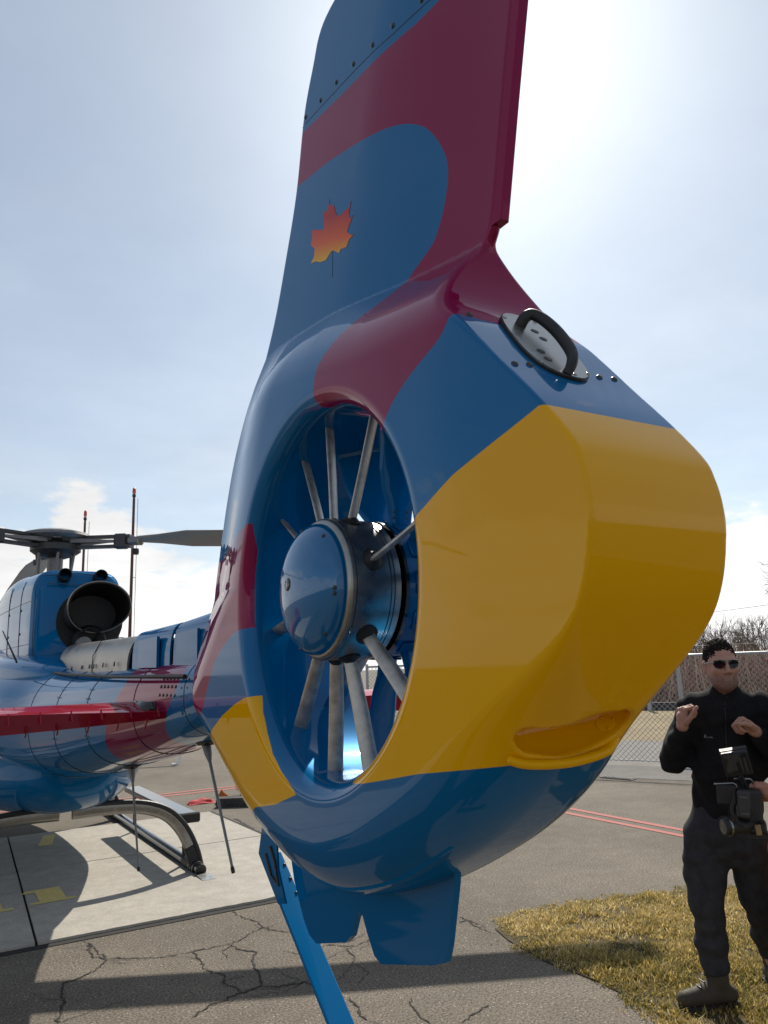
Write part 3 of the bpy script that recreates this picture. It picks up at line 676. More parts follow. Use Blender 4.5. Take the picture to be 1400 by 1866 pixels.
# mast fairing behind the head, port intake lip
# ---- horizontal stabiliser
stab = None
rings = []
for x in np.linspace(-1.38, 1.38, 24):
    ring = []
    for a in np.linspace(0,2*np.pi,22,endpoint=False):
        c = math.cos(a); y = 1.80+.245*c; s = .028*math.sin(a)*(1+.45*c); ring.append((x,y,1.525+s-.012*(1-c)))
    rings.append(ring)
stab = B().loft(rings).build('horizontal_stabiliser', M_REDP, HELI)
fl = B()
for sx in (-1,1): fl.loft([[(sx*x,1.545,1.4985-h),(sx*x,1.551,1.4985-h),(sx*x,1.551,1.4985+h*.75),(sx*x,1.545,1.4985+h*.75)] for x, h in ((.13,.014),(.6,.036),(1.37,.062))])
fl.build('trailing_flange', M_REDP, stab, False)
br0 = B().prism([(0,0),(.045,0),(.0,-.046)], (0,0,0), (0,1,0), (0,0,1), .006).build('flange_bracket', M_REDP, stab, False)
for i, x in enumerate(np.arange(-1.3, -.2, .115)):
    o = br0 if i == 0 else copy(br0, stab); o.location = (x, 1.5445, 1.4885); o.rotation_euler = (0,0,math.pi)
br1 = B().prism([(0,0),(.04,0),(.0,.042)], (0,0,0), (0,1,0), (0,0,1), .006).build('flange_bracket', M_REDP, stab, False)
for i, x in enumerate(np.arange(-1.3, -.2, .115)):
    o = br1 if i == 0 else copy(br1, stab); o.location = (x+.05, 1.5445, 1.4935); o.rotation_euler = (0,0,math.pi)
for x in (-1.38, 1.38): B().prism([(1.54,1.40),(2.1,1.42),(2.15,1.55),(2.0,1.72),(1.6,1.70)], (x,0,0), (0,1,0), (0,0,1), .02).build('end_plate', M_REDP, HELI, False)
B().box((-.2,1.83,1.515), (.12,.42,.075), bev=.03).build('stabiliser_root', M_BLKG, HELI)
# ---- antennas under the boom
def whip(p0, p1, name='whip_antenna'):
    p0, p1 = np.array(p0), np.array(p1); d = nz(p1-p0)
    w = B().tube([p0+d*t for t in (0,.06,.10,np.linalg.norm(p1-p0))], [.022,.016,.007,.0055], 10).build(name, M_GREY, HELI)
    B().lathe([(.055,.02),(.055,.0),(.04,-.012)], p0, (0,0,1), 20).build('antenna_base', M_BLKG, w)
    B().lathe([(.0075,-.012),(.0085,0),(.0075,.01)], p1, d, 8).build('antenna_tip', M_BLK, w)
whip((0,1.55,1.372), (0,1.20,.915)); whip((0,2.91,1.155), (0,2.68,.64))
# ---- skids
def skid(sx):
    x = sx*1.06
    tube = catmull([(x,4.92,.052),(x,5.4,.05),(x,7,.05),(x,8.6,.05),(x,9.2,.06),(x,9.6,.16),(x,9.85,.34)], 6, False)
    s = B().tube(list(tube), .046, 14).build('skid_tube', M_BLKG, HELI)
    B().box((x,4.80,.020), (.12,.20,.014), rot=(R(3),0,0), bev=.004).build('skid_shoe', M_STEEL, s, False)
    B().tube([(x,5.0,.05),(x,5.35,.05)], .052, 14).build('wear_sleeve', M_BLK, s)
    for yy in (5.0,5.06,5.12): B().tube([(x,yy,.05),(x,yy+.012,.05)], .056, 14).build('clamp', M_STEEL, s)
    st = B().box((x-sx*.02,6.3,.44), (.17,2.15,.05), bev=.012).build('boarding_step', M_BLKG, HELI, False)
    B().box((x-sx*.02,5.215,.43), (.19,.05,.085), bev=.012).build('step_end', M_BLK, st, False)
    for yy in (5.35,7.2): B().tube([(x-sx*.03,yy,.42),(x-sx*.02,yy,.09)], .018, 8).build('step_strut', M_BLK, st)
    for yy, nm in ((5.12,'rear'),(8.25,'front')):
        path = catmull([(sx*.05,yy,.60),(sx*.34,yy,.60),(sx*.60,yy,.575),(sx*.80,yy,.50),(sx*.94,yy,.36),(sx*1.025,yy-.02,.19),(sx*1.06,yy-.04,.05)], 5, False)
        rings = []
        for i, p in enumerate(path):
            d = nz(path[min(i+1,len(path)-1)]-path[max(i-1,0)]); a = np.array((0,1.,0)); b = nz(np.cross(d,a))
            rings.append([p+a*.032*math.copysign(abs(math.cos(t))**.5, math.cos(t))+b*.050*math.copysign(abs(math.sin(t))**.6, math.sin(t)) for t in np.linspace(0,2*np.pi,24,endpoint=False)])
        cr = B().loft(rings).build('cross_tube', M_CHROME, HELI)
        ctr = [np.mean(q, 0) for q in rings]; B().loft([[c+(p-c)*1.06 for p in q] for c, q in zip(ctr[-7:], rings[-7:])]).build('lower_cuff', M_BLK, cr)
        e = B().tube([p+np.array((0,-.024,0))+sx*.046*nz(np.cross(nz(path[min(i+1,len(path)-1)]-path[max(i-1,0)]),(0,1,0))) for i, p in enumerate(path)], .021, 8).build('edge_strip', M_BLK, cr)
        pts = [(path[k]+np.array((0,-.033,0))+q*nz(np.cross(nz(path[k+1]-path[k]),(0,1,0))), np.array((0,-1.,0))) for k in (25,) for q in (-.03,-.005,.02)]
        put_many('bolt', .008, .004, M_DGREY, pts, cr, 6)
skid(1); skid(-1)

# panel seams and latches on boom and cowling
def seam_ring(rows, y, mat=M_BLKG, n=2.4, t0=0, t1=2*math.pi, parent=None, nm='panel_seam'):
    r = spline_rows(rows, 6); sec = section(y, np.interp(y,r[:,0],r[:,1])+.0006, np.interp(y,r[:,0],r[:,2])-.0006, np.interp(y,r[:,0],r[:,3])+.0006, n=n, m=60)
    B().tube([np.array(p) for p in sec+sec[:1]], .0022, 4, False).build(nm, mat, parent)
for y in (1.32, 1.95, 2.75, 3.45, 4.1): seam_ring(BROWS, y, parent=boom)
put_many('rivet', .0045, .002, M_DGREY, [((-surf_x(BROWS,y,z)-.0005,y,z),(-.98,0,.15)) for y in (1.29,1.35) for z in np.arange(1.47,1.68,.035)]+[((-surf_x(BROWS,y,z)-.0005,y,z),(-.98,0,.15)) for y in (2.72,2.78,3.42,3.48) for z in np.arange(1.30,1.66,.05)], boom, 6)
CR_ = np.array([r[:4] for r in cowl_rows()])
def cowl_x(y, z): return surf_x([tuple(q) for q in CR_], y, z, 4.8)
for zz in (1.95, 2.3): B().tube([np.array((-cowl_x(y,zz)-.001,y,zz)) for y in np.linspace(5.06,6.6,14)], .003, 4).build('panel_seam', M_BLKG, cowl)
for yy in (5.45, 6.0): B().tube([np.array((-cowl_x(yy,z)-.001,yy,z)) for z in np.linspace(1.78,2.50,14)], .003, 4).build('panel_seam', M_BLKG, cowl)
for yy, zz in ((5.45,2.05),(5.45,2.25),(6.0,2.05),(6.0,2.25)): B().box((-cowl_x(yy,zz)-.004,yy,zz), (.006,.05,.022), bev=.002).build('latch', M_STEEL, cowl, False)
for k in range(9): B().box((-.335-.0,5.0,1.78+.02*k), (.03,.012,.008)).build('louvre', M_BLK, cowl, False) if False else None
B().tube([(-.325,4.985,1.75),(-.335,4.985,2.0),(-.33,4.975,2.40),(-.29,4.975,2.50),(.0,4.975,2.53),(.28,4.975,2.50)], .0028, 4).build('panel_seam', M_BLKG, cowl)
B().box((.0,4.955,2.435), (.50,.010,.004)).build('panel_seam', M_BLKG, cowl, False)
# thin aerial standing on the deck
B().tube([(-.46,4.75,1.80),(-.56,4.9,2.05)], [.008,.004], 6).build('deck_aerial', M_BLK, HELI)
CRACKS =  [([(0.95, 3.83), (0.95, 3.65), (1.01, 3.49), (0.99, 3.37), (0.72, 3.19), (0.46, 3.2), (0.3, 3.21), (0.0, 3.4), (-0.04, 3.75), (-0.07, 3.5), (-0.0, 3.37)], 0.011), ([(-0.0, 3.37), (-0.09, 3.25), (-0.29, 3.13), (-0.32, 2.89), (-0.39, 2.62)], 0.013), ([(0.7, 3.17), (0.71, 3.07), (0.78, 2.96), (0.71, 2.84), (0.67, 2.62), (0.61, 2.45), (0.49, 2.43), (0.29, 2.37), (0.18, 2.29)], 0.013), ([(0.46, 3.2), (0.46, 3.03), (0.43, 2.89), (0.5, 2.72), (0.46, 2.63), (0.5, 2.45)], 0.011), ([(0.61, 2.45), (0.73, 2.37), (0.83, 2.36), (0.86, 2.25)], 0.012), ([(0.99, 3.37), (1.03, 3.27), (1.13, 3.13)], 0.008), ([(1.18, 2.81), (1.31, 2.69), (1.49, 2.73), (1.6, 2.78)], 0.01), ([(1.25, 2.7), (1.23, 2.52), (1.17, 2.45)], 0.009), ([(0.93, 2.03), (0.89, 1.86), (0.88, 1.76)], 0.016), ([(-0.04, 3.75), (-0.1, 3.92)], 0.006), ([(2.08, 2.66), (2.15, 2.67), (2.13, 2.57), (2.12, 2.46), (2.13, 2.34)], 0.009), ([(2.15, 2.76), (2.16, 2.63), (2.16, 2.46)], 0.009), ([(1.19, 1.85), (1.14, 1.75), (1.11, 1.65), (1.11, 1.55)], 0.009), ([(1.22, 1.47), (1.37, 1.52), (1.46, 1.56)], 0.009), ([(2.2, 7.24), (2.14, 6.55), (2.1, 5.82), (2.06, 5.46)], 0.03), ([(7.97, 7.19), (8.54, 5.93), (8.75, 5.41)], 0.02), ([(7.31, 6.54), (7.77, 5.32), (7.98, 4.86)], 0.014), ([(2.08, 5.8), (2.14, 4.9), (2.12, 3.9)], 0.02)]
# ---------------------------------------------------------------- setting
def ground_mat(name, c1, c2, scale, bump_s=220, bump_d=.35, speck=.25, rough=.9, crack=0.):
    m, nt, b = nodes_of(name); N = nt.nodes; L = nt.links.new
    tc = N.new('ShaderNodeTexCoord')
    def noise(s, d=6, r=.6, w=0):
        n = N.new('ShaderNodeTexNoise'); n.inputs['Scale'].default_value = s; n.inputs['Detail'].default_value = d; n.inputs['Roughness'].default_value = r
        L(tc.outputs['Object'], n.inputs['Vector']); return n.outputs['Fac']
    def mr(x, a, b_, c, d):
        q = N.new('ShaderNodeMapRange'); q.inputs[1].default_value = a; q.inputs[2].default_value = b_; q.inputs[3].default_value = c; q.inputs[4].default_value = d; L(x, q.inputs[0]); return q.outputs[0]
    def mul(a, b_):
        q = N.new('ShaderNodeMath'); q.operation = 'MULTIPLY'; L(a, q.inputs[0]); L(b_, q.inputs[1]); return q.outputs[0]
    big = noise(scale, 7, .62); mid = noise(scale*9, 5, .6); fine = noise(75, 3, .75); vf = noise(190, 2, .7)
    mx = N.new('ShaderNodeMix'); mx.data_type = 'RGBA'; mx.inputs[6].default_value = (*c1, 1); mx.inputs[7].default_value = (*c2, 1); L(mr(big, .3, .7, 0, 1), mx.inputs[0])
    f = mul(mul(mr(fine, .36, .64, 1-speck, 1+speck), mr(mid, .25, .75, .86, 1.14)), mr(vf, .36, .64, 1-speck*.7, 1+speck*.7))
    sc = N.new('ShaderNodeVectorMath'); sc.operation = 'SCALE'; L(mx.outputs[2], sc.inputs[0]); L(f, sc.inputs['Scale'])
    col = sc.outputs[0]
    # single pale stones in the surface
    vo = N.new('ShaderNodeTexVoronoi'); vo.inputs['Scale'].default_value = 62; L(tc.outputs['Object'], vo.inputs['Vector'])
    stn = mul(mr(vo.outputs['Distance'], .30, .18, 0, 1), mr(vo.outputs['Color'], .74, .80, 0, speck*1.6))
    mx2 = N.new('ShaderNodeMix'); mx2.data_type = 'RGBA'; L(stn, mx2.inputs[0]); L(col, mx2.inputs[6]); mx2.inputs[7].default_value = (*[min(1, k*2.6) for k in c2], 1)
    L(mx2.outputs[2], b.inputs['Base Color']); b.inputs['Roughness'].default_value = rough; b.inputs['Specular IOR Level'].default_value = .25
    bp = N.new('ShaderNodeBump'); bp.inputs['Strength'].default_value = bump_d; bp.inputs['Distance'].default_value = .004
    L(fine, bp.inputs['Height']); bp2 = N.new('ShaderNodeBump'); bp2.inputs['Strength'].default_value = bump_d; bp2.inputs['Distance'].default_value = .008
    L(mid, bp2.inputs['Height']); L(bp.outputs[0], bp2.inputs['Normal']); L(bp2.outputs[0], b.inputs['Normal'])
    return m
M_ASPH = ground_mat('asphalt', (.098,.083,.065), (.162,.138,.108), .55, speck=.62)
M_ROAD = ground_mat('road_asphalt', (.15,.14,.13), (.19,.18,.165), .3, speck=.25)
M_CONC = ground_mat('concrete', (.32,.295,.255), (.40,.37,.32), .8, speck=.12, bump_d=.2)
M_DRY = ground_mat('dry_grass_soil', (.17,.125,.065), (.26,.20,.105), .5, speck=.4)
M_SOIL = ground_mat('turf_soil', (.040,.030,.012), (.085,.066,.030), 2.2, speck=.35)
M_CRACK = principled('crack_dark', (.018,.016,.015), .95)
M_REDL = principled('red_line_paint', (.37,.105,.088), .85, var=.35, vscale=60)
M_YELL = principled('yellow_line_paint', (.66,.50,.17), .8, var=.18, vscale=30)
M_GALV = principled('galvanised_steel', (.42,.43,.44), .5, .6, var=.15, vscale=30)
def sheet(name, poly, z, mat, knd='structure', parent=None):
    o = mesh(name, [(x,y,z) for x, y in poly], [tuple(range(len(poly)))], mat, parent, False)
    if knd: kind(o, knd)
    return o
ground = sheet('ground', [(-700,-700),(900,-700),(900,900),(-700,900)], 0, M_ASPH)
# ---- concrete pad: slabs with open joints
pad = kind(mesh('concrete_pad', [(x,y,.004) for x,y in ((-6.1,3.84),(2.14,3.84),(2.14,7.90),(-6.1,7.90))], [(0,1,2,3)], M_CRACK, None, False), 'structure')
def slab(x0, x1, x2, x3, y0, y1):
    # x0,x1 at y0; x3,x2 at y1 ; broken lower edge
    b = B(); g = .009; n = 40; t = .020
    ed = [(x0+(x1-x0)*k/n, y0+(abs(rng.normal(0,.006)) if 0 < k < n and y0 < 4.5 else 0)) for k in range(n+1)]
    P = [(x+(g if k == 0 else (-g if k == n else 0)), y+g) for k, (x, y) in enumerate(ed)]+[(x2-g,y1-g),(x3+g,y1-g)]
    m_ = len(P); V = [(x,y,t) for x,y in P]+[(x,y-.004 if k <= n else y,.005) for k,(x,y) in enumerate(P)]
    b.add(V, [tuple(range(m_))]+[(i, m_+i, m_+(i+1)%m_, (i+1)%m_) for i in range(m_)])
    b.build('slab', M_CONC, pad, False)
ym = 6.05
def jx(y): return -.33+.18*(y-3.9)/3.9
for xa, xb in ((None, None),):
    slab(jx(3.9), 2.08, 2.08, jx(ym), 3.9, ym-.004); slab(jx(ym), 2.08, 2.08, jx(7.82), ym, 7.82)
    slab(-2.9, jx(3.9), jx(ym), -2.85, 3.9, ym-.004); slab(-2.85, jx(ym), jx(7.82), -2.8, ym, 7.82)
    slab(-6.0, -2.9, -2.85, -6.0, 3.9, ym-.004); slab(-6.0, -2.85, -2.8, -6.0, ym, 7.82)
# painted figures and lines on the pad
def mark(name, polys, mat, z=.0225, parent=pad):
    b = B()
    for p in polys: b.add([(x,y,z) for x,y in p], [tuple(range(len(p)))])
    return b.build(name, mat, parent, False)
def one(x, y): # figure one with foot and flag
    return [[(x-.035,y+.06),(x+.155,y+.06),(x+.155,y+.44),(x-.035,y+.44)],[(x-.105,y),(x+.225,y),(x+.225,y+.058),(x-.105,y+.058)],[(x-.13,y+.36),(x-.037,y+.36),(x-.037,y+.44),(x-.10,y+.44)]]
mark('painted_figure', one(-.155, 4.84), M_YELL); mark('painted_figure', one(-.60, 4.80), M_YELL)
mark('painted_stripe', [[(.05,7.05),(.18,7.62),(.30,7.62),(.19,7.05)]], M_YELL)
# ---- red double lines and other markings on the apron
mark('red_line', [[(5.22,-9),(5.30,-9),(5.30,8.2),(5.22,8.2)]], M_REDL, .004, ground)
mark('red_line', [[(5.43,-9),(5.51,-9),(5.51,8.4),(5.43,8.4)]], M_REDL, .004, ground)
mark('red_line', [[(-7,9.52),(5.2,9.52),(5.2,9.60),(-7,9.60)]], M_REDL, .004, ground)
mark('red_line', [[(-7,9.74),(5.4,9.74),(5.4,9.82),(-7,9.82)]], M_REDL, .004, ground)
# ---- cracks and joints in the asphalt (open, dark)
def crack(pts, w=.011, jit=.022):
    P = [np.array(p, float) for p in pts]; out = [P[0]]
    for a, b in zip(P[:-1], P[1:]):
        n = max(2, int(np.linalg.norm(b-a)/.022))
        for k in range(1, n+1):
            q = a+(b-a)*k/n; out.append(q+(rng.normal(0, jit*.36, 2) if k < n else 0))
    out = np.array(out); bb = B(); V = []
    for i, q in enumerate(out):
        d = out[min(i+1,len(out)-1)]-out[max(i-1,0)]; d = d/max(np.linalg.norm(d),1e-6); nrm_ = np.array((-d[1], d[0]))
        ww = w*(.35+.95*rng.random())*(.35 if i in (0,len(out)-1) else 1)
        V += [(*(q+nrm_*ww*.5), .0035), (*(q-nrm_*ww*.5), .0035)]
    bb.add(V, [(2*i,2*i+1,2*i+3,2*i+2) for i in range(len(out)-1)]); bb.build('crack', M_CRACK, ground, False)
for c in CRACKS: crack(*c)
for k in range(26):   # hairline branches off the main cracks
    src = CRACKS[int(rng.integers(0, 10))][0]; p = np.array(src[int(rng.integers(0, len(src)))]); a = rng.uniform(0, 2*np.pi); L_c = rng.uniform(.12,.42)
    q = p+L_c*.5*np.array((math.cos(a), math.sin(a))); a += rng.normal(0,.5); q2 = q+L_c*.5*np.array((math.cos(a), math.sin(a)))
    if max(p[1],q[1],q2[1]) < 3.8: crack([p,q,q2], .0045, .02)
# ---------------------------------------------------------------- turf
TURF = [(2.19,2.46),(2.45,2.53),(2.76,2.56),(3.19,2.47),(3.79,2.26),(4.6,1.95),(6.5,1.3),(6.5,-7),(1.0,-7),(1.4,-2),(1.78,.3),(1.90,.70),(2.0,.98),(2.10,1.42),(2.07,1.82),(2.12,2.2)]
turf = sheet('turf', [tuple(np.array(p)+(.05 if 0 < i < 13 else 0)*np.array((1,0)) + (0,-.04 if i < 7 else 0)) for i, p in enumerate(TURF)], .006, M_SOIL)
def grass_mat():
    m, nt, b = nodes_of('grass_blades'); N = nt.nodes; L = nt.links.new
    at = N.new('ShaderNodeAttribute'); at.attribute_name = 'rnd'
    cr = N.new('ShaderNodeValToRGB'); e = cr.color_ramp.elements
    e[0].position = 0; e[0].color = (.11,.12,.022,1); e[1].position = 1; e[1].color = (.80,.66,.36,1)
    for p, c in ((.25,(.21,.19,.04,1)),(.48,(.42,.31,.085,1)),(.75,(.56,.42,.14,1))): k = e.new(p); k.color = c
    L(at.outputs['Fac'], cr.inputs[0]); L(cr.outputs[0], b.inputs['Base Color']); b.inputs['Roughness'].default_value = .6
    tr = N.new('ShaderNodeBsdfTranslucent'); L(cr.outputs[0], tr.inputs[0]); ms = N.new('ShaderNodeMixShader'); ms.inputs[0].default_value = .45
    L(b.outputs[0], ms.inputs[1]); L(tr.outputs[0], ms.inputs[2]); L(ms.outputs[0], N['Material Output'].inputs[0]); return m
M_GRASS = grass_mat()
def vnoise(x, y, s, seed):
    r = np.random.default_rng(seed); t = r.random((64,64)); fx, fy = x*s, y*s; ix, iy = np.floor(fx).astype(int), np.floor(fy).astype(int); a, b = fx-ix, fy-iy
    a, b = a*a*(3-2*a), b*b*(3-2*b); g = lambda i, j: t[(ix+i)%64, (iy+j)%64]
    return (g(0,0)*(1-a)+g(1,0)*a)*(1-b)+(g(0,1)*(1-a)+g(1,1)*a)*b
def grass(n):
    x = rng.uniform(1.55, 5.2, n); y = rng.uniform(-1.2, 2.62, n)
    q = np.c_[x, y]; d = poly_sd(q, np.array(TURF)); d += (vnoise(x,y,6,1)-.5)*.22+(vnoise(x,y,25,2)-.5)*.12
    far = np.hypot(x+1.1, y+1.86); keep = (d < .03) & (rng.random(n) < np.clip(1.25-(x-4.2)*.5, .25, 1)) & (rng.random(n) < np.clip((.05-d)/.10, .12, 1))
    x, y, d = x[keep], y[keep], d[keep]; n = len(x)
    pat = vnoise(x,y,1.6,3)*.55+vnoise(x,y,5.3,4)*.45
    rnd = np.clip(.18+.85*pat+rng.normal(0,.25,n)+np.clip(d+.22,0,.3)*-.7, 0, 1); bare = vnoise(x,y,4.1,11)*.6+vnoise(x,y,13,12)*.4; ok_ = (bare < .66) | (rng.random(n) < .25); x, y, d, rnd = x[ok_], y[ok_], d[ok_], rnd[ok_]; n = len(x)
    hgt = (.012+.030*rng.random(n)**1.6)*(.55+.8*vnoise(x,y,7,5))*np.clip(.45-d*2.2,.45,1); az = rng.uniform(0,2*np.pi,n); lean = rng.uniform(.25,1.5,n)*hgt
    w = rng.uniform(.0018,.0044,n); c, s = np.cos(az), np.sin(az)
    base = np.c_[x,y,np.full(n,.004)]; sd_ = np.c_[-s,c,0*s]; ld = np.c_[c,s,0*s]
    v0 = base+sd_*w[:,None]; v1 = base-sd_*w[:,None]
    mid = base+ld*(lean*.4)[:,None]; mid[:,2] += hgt*.62
    v2 = mid+sd_*(w*.75)[:,None]; v3 = mid-sd_*(w*.75)[:,None]
    tip = base+ld*lean[:,None]; tip[:,2] += hgt
    V = np.stack([v0,v1,v2,v3,tip],1).reshape(-1,3); i0 = np.arange(n)*5
    F = np.concatenate([np.c_[i0,i0+1,i0+3],np.c_[i0,i0+3,i0+2],np.c_[i0+2,i0+3,i0+4]])
    return V, F, np.repeat(rnd,5)
V, F, rr = grass(210000)
g_ = mesh('grass', V, F, M_GRASS, None, False, None, {'rnd': rr}); kind(g_, 'stuff'); tag(g_, 'short straw coloured and green grass beside the apron', 'grass')

# ---------------------------------------------------------------- far side: verge, chain-link fence, brush, trees
def polar(az, d): return np.array((CAMP[0]+d*math.sin(R(az)), CAMP[1]+d*math.cos(R(az))))
verge = sheet('verge', [tuple(polar(35,19.5)),tuple(polar(80,17.0)),tuple(polar(80,260)),tuple(polar(35,260))], .005, M_DRY)
road = sheet('road', [tuple(polar(35,13.2)),tuple(polar(80,12.0)),tuple(polar(80,17.0)),tuple(polar(35,19.5))], .004, M_ROAD)
FD = nz((.44,-.90,0)); FO = np.array((9.0,6.86,0)); FN = np.array((-FD[1],FD[0],0))
fence = empty('chain_link_fence', tuple(FO), 'galvanised chain link fence with top rail behind the standing man', 'fence')
f0, f1, FH = -5.5, 5.5, 1.70
post0 = B().tube([(0,0,-.02),(0,0,FH+.05)], .030, 10).build('post', M_GALV)
for i, s in enumerate((-5.5,-3.2,.46,2.9,5.5)):
    o = post0 if i == 0 else copy(post0); o.parent = fence; o.matrix_parent_inverse = parent_inv(fence); o.location = tuple(FO+FD*s)
B().tube([FO+FD*f0+(0,0,FH), FO+FD*f1+(0,0,FH)], .021, 8).build('top_rail', M_GALV, fence)
B().tube([FO+FD*f0+(0,0,.08), FO+FD*f1+(0,0,.08)], .006, 6).build('tension_wire', M_GALV, fence)
for k, (off, zz) in enumerate(((.06,FH+.14),(.12,FH+.25),(.18,FH+.36))): B().tube([FO+FD*f0+FN*off+(0,0,zz), FO+FD*f1+FN*off+(0,0,zz)], .003, 5).build('strand', M_DGREY, fence)
wm = B(); step = .085
for sgn in (-1,1):
    s = f0-FH
    while s < f1+FH:
        a, b = s, s+sgn*FH; z0, z1 = .06, FH
        if sgn > 0: ca, cb = max(a,f0), min(b,f1); za, zb = .06+(ca-a)*(FH-.06)/FH, .06+(cb-a)*(FH-.06)/FH
        else: ca, cb = min(a,f1), max(b,f0); za, zb = .06+(a-ca)*(FH-.06)/FH, .06+(a-cb)*(FH-.06)/FH
        if (sgn > 0 and cb > ca+.02) or (sgn < 0 and ca > cb+.02): wm.tube([FO+FD*ca+FN*.004*sgn+(0,0,za), FO+FD*cb+FN*.004*sgn+(0,0,zb)], .0030, 4, False)
        s += step
kind(wm.build('wire_mesh', M_GALV, fence), 'stuff')
B().box(FO+FD*(.46)+FN*-.12+(0,0,.03), (.22,.32,.06), rot=(0,0,.4), bev=.01).build('post_foot', M_WHITE, fence, False)
# distant kerb and posts in front of the brush
kerb_ = empty('low_barrier', (*polar(52,28),0), 'dark low barrier with grey posts at the foot of the brown brush', 'barrier')
ka, kb = polar(38,29.5), polar(72,27.0); kd = nz(np.array((*(kb-ka),0)))
B().box((*((ka+kb)/2),.13), (np.linalg.norm(kb-ka),.12,.26), rot=(0,0,math.atan2(kd[1],kd[0]))).build('rail', M_DGREY, kerb_, False)
for s in np.linspace(.05,.95,7):
    p = ka+(kb-ka)*s; B().box((p[0]-.25,p[1]-.2,.62), (.16,.12,1.24), rot=(0,0,.5), bev=.02).build('post', M_GALV, kerb_, False)
def brush_mat():
    m, nt, b = nodes_of('brush_twigs'); N = nt.nodes; at = N.new('ShaderNodeAttribute'); at.attribute_name = 'rnd'; cr = N.new('ShaderNodeValToRGB'); e = cr.color_ramp.elements
    e[0].position = .15; e[0].color = (.14,.085,.065,1); e[1].position = 1; e[1].color = (.80,.66,.52,1); k = e.new(.6); k.color = (.42,.29,.235,1)
    nt.links.new(at.outputs['Fac'], cr.inputs[0]); nt.links.new(cr.outputs[0], b.inputs['Base Color']); b.inputs['Roughness'].default_value = .9; return m
def twig_mat(name, c, v): return principled(name, c, .9, var=v, vscale=1.5, spec=.1)
M_TWIG = brush_mat(); M_TWIG2 = twig_mat('far_twigs', (.42,.40,.40), .2); M_BARK = twig_mat('bark', (.16,.14,.125), .25)
def stems(n, az0, az1, d0, d1, h0, h1, w, lean):
    az = rng.uniform(az0, az1, n); d = rng.uniform(d0, d1, n); x = CAMP[0]+d*np.sin(np.radians(az)); y = CAMP[1]+d*np.cos(np.radians(az))
    hh = (h0+(h1-h0)*rng.random(n))*(.75+.5*vnoise(x,y,.5,9)); z0 = rng.random(n)**1.5*hh*.6
    base = np.c_[x,y,z0]; tip = base+np.c_[rng.normal(0,lean,n),rng.normal(0,lean,n),hh-z0]; ww = w*(.5+rng.random(n))
    t = np.c_[np.full(n,.61),np.full(n,-.79),np.zeros(n)]
    V = np.stack([base-t*ww[:,None], base+t*ww[:,None], tip+t*ww[:,None]*.35, tip-t*ww[:,None]*.35],1)
    t2 = np.c_[np.full(n,.79),np.full(n,.61),np.zeros(n)]
    V2 = np.stack([base-t2*ww[:,None], base+t2*ww[:,None], tip+t2*ww[:,None]*.35, tip-t2*ww[:,None]*.35],1)
    return np.concatenate([V,V2]).reshape(-1,3), np.arange(8*n).reshape(-1,4)
V, F = stems(15000, 40, 70, 29.5, 38, .45, 1.9, .011, .40); o = mesh('brush', V, F, M_TWIG, None, False, None, {'rnd': np.repeat(rng.random(len(V)//4), 4)}); kind(o,'stuff'); tag(o, 'dense brown leafless brush behind the fence', 'brush')
V, F = stems(6500, 38, 74, 66, 86, 1.2, 4.6, .016, .35); o = mesh('far_wood', V, F, M_TWIG2, None, False); kind(o,'stuff'); tag(o, 'grey leafless wood along the skyline', 'wood')
def bare_tree(x, y, h, seed, label, spread=.55):
    r = np.random.default_rng(seed); t = empty('bare_tree', (x,y,0), label, 'tree', 'leafless trees beyond the fence')
    tr, cw = B(), B()
    def grow(p, d, L, rad, lev):
        n = 3; pts = [p]; q = p; dd = d
        for k in range(n):
            dd = nz(dd+r.normal(0,.13,3)+np.array((0,0,.07))); q = q+dd*L/n; pts.append(q)
        (tr if lev < 2 else cw).tube(pts, list(np.linspace(rad, rad*.55, n+1)), 6 if lev < 2 else 3, False)
        if lev >= 5: return
        m = (4,4,4,3,3)[lev]
        for k in range(m):
            s = r.uniform(.35,1.0) if lev else r.uniform(.3,1.0); b0 = pts[min(int(s*n),n-1)]; b1 = pts[min(int(s*n)+1,n)]; bp_ = b0+(b1-b0)*(s*n-int(s*n) if s < 1 else 1)
            a = r.uniform(0,2*np.pi); side = nz(np.cross(dd, (math.cos(a), math.sin(a), .3))); nd = nz(dd*r.uniform(.55,.95)+side*spread*r.uniform(.7,1.3))
            grow(bp_, nd, L*r.uniform(.5,.72), max(rad*.52,.006), lev+1)
    grow(np.array((x,y,-.05)), np.array((0,0,1.)), h*.42, h*.022, 0)
    tr.build('trunk', M_BARK, t); cw.build('crown', M_BARK, t)
TREES = [(50.2,52,5.0,.5,'short leafless tree with narrow twiggy crown beyond the fence'),(51.6,56,5.6,.45,'slim leafless tree with fine upright twigs behind the brown brush'),(52.7,50,4.9,.62,'low leafless tree with spreading crown above the fence rail'),
 (54.0,58,5.8,.5,'tall slender leafless tree rising from the grey wood'),(55.3,53,5.2,.58,'leafless tree with bushy twiggy crown rising behind the man'),(56.6,60,6.0,.52,'taller leafless tree with open crown crossed by the overhead wire'),(60,52,6.2,.6,'broad leafless tree beside the large forked tree')]
for i, (az, d, h, sp_, lb) in enumerate(TREES):
    p = polar(az, d); bare_tree(p[0], p[1], h, 30+i, lb, sp_)
p = polar(60.6, 30); bare_tree(p[0], p[1], 7.2, 77, 'large leafless tree with wide forked crown, nearest beyond the fence', .75)
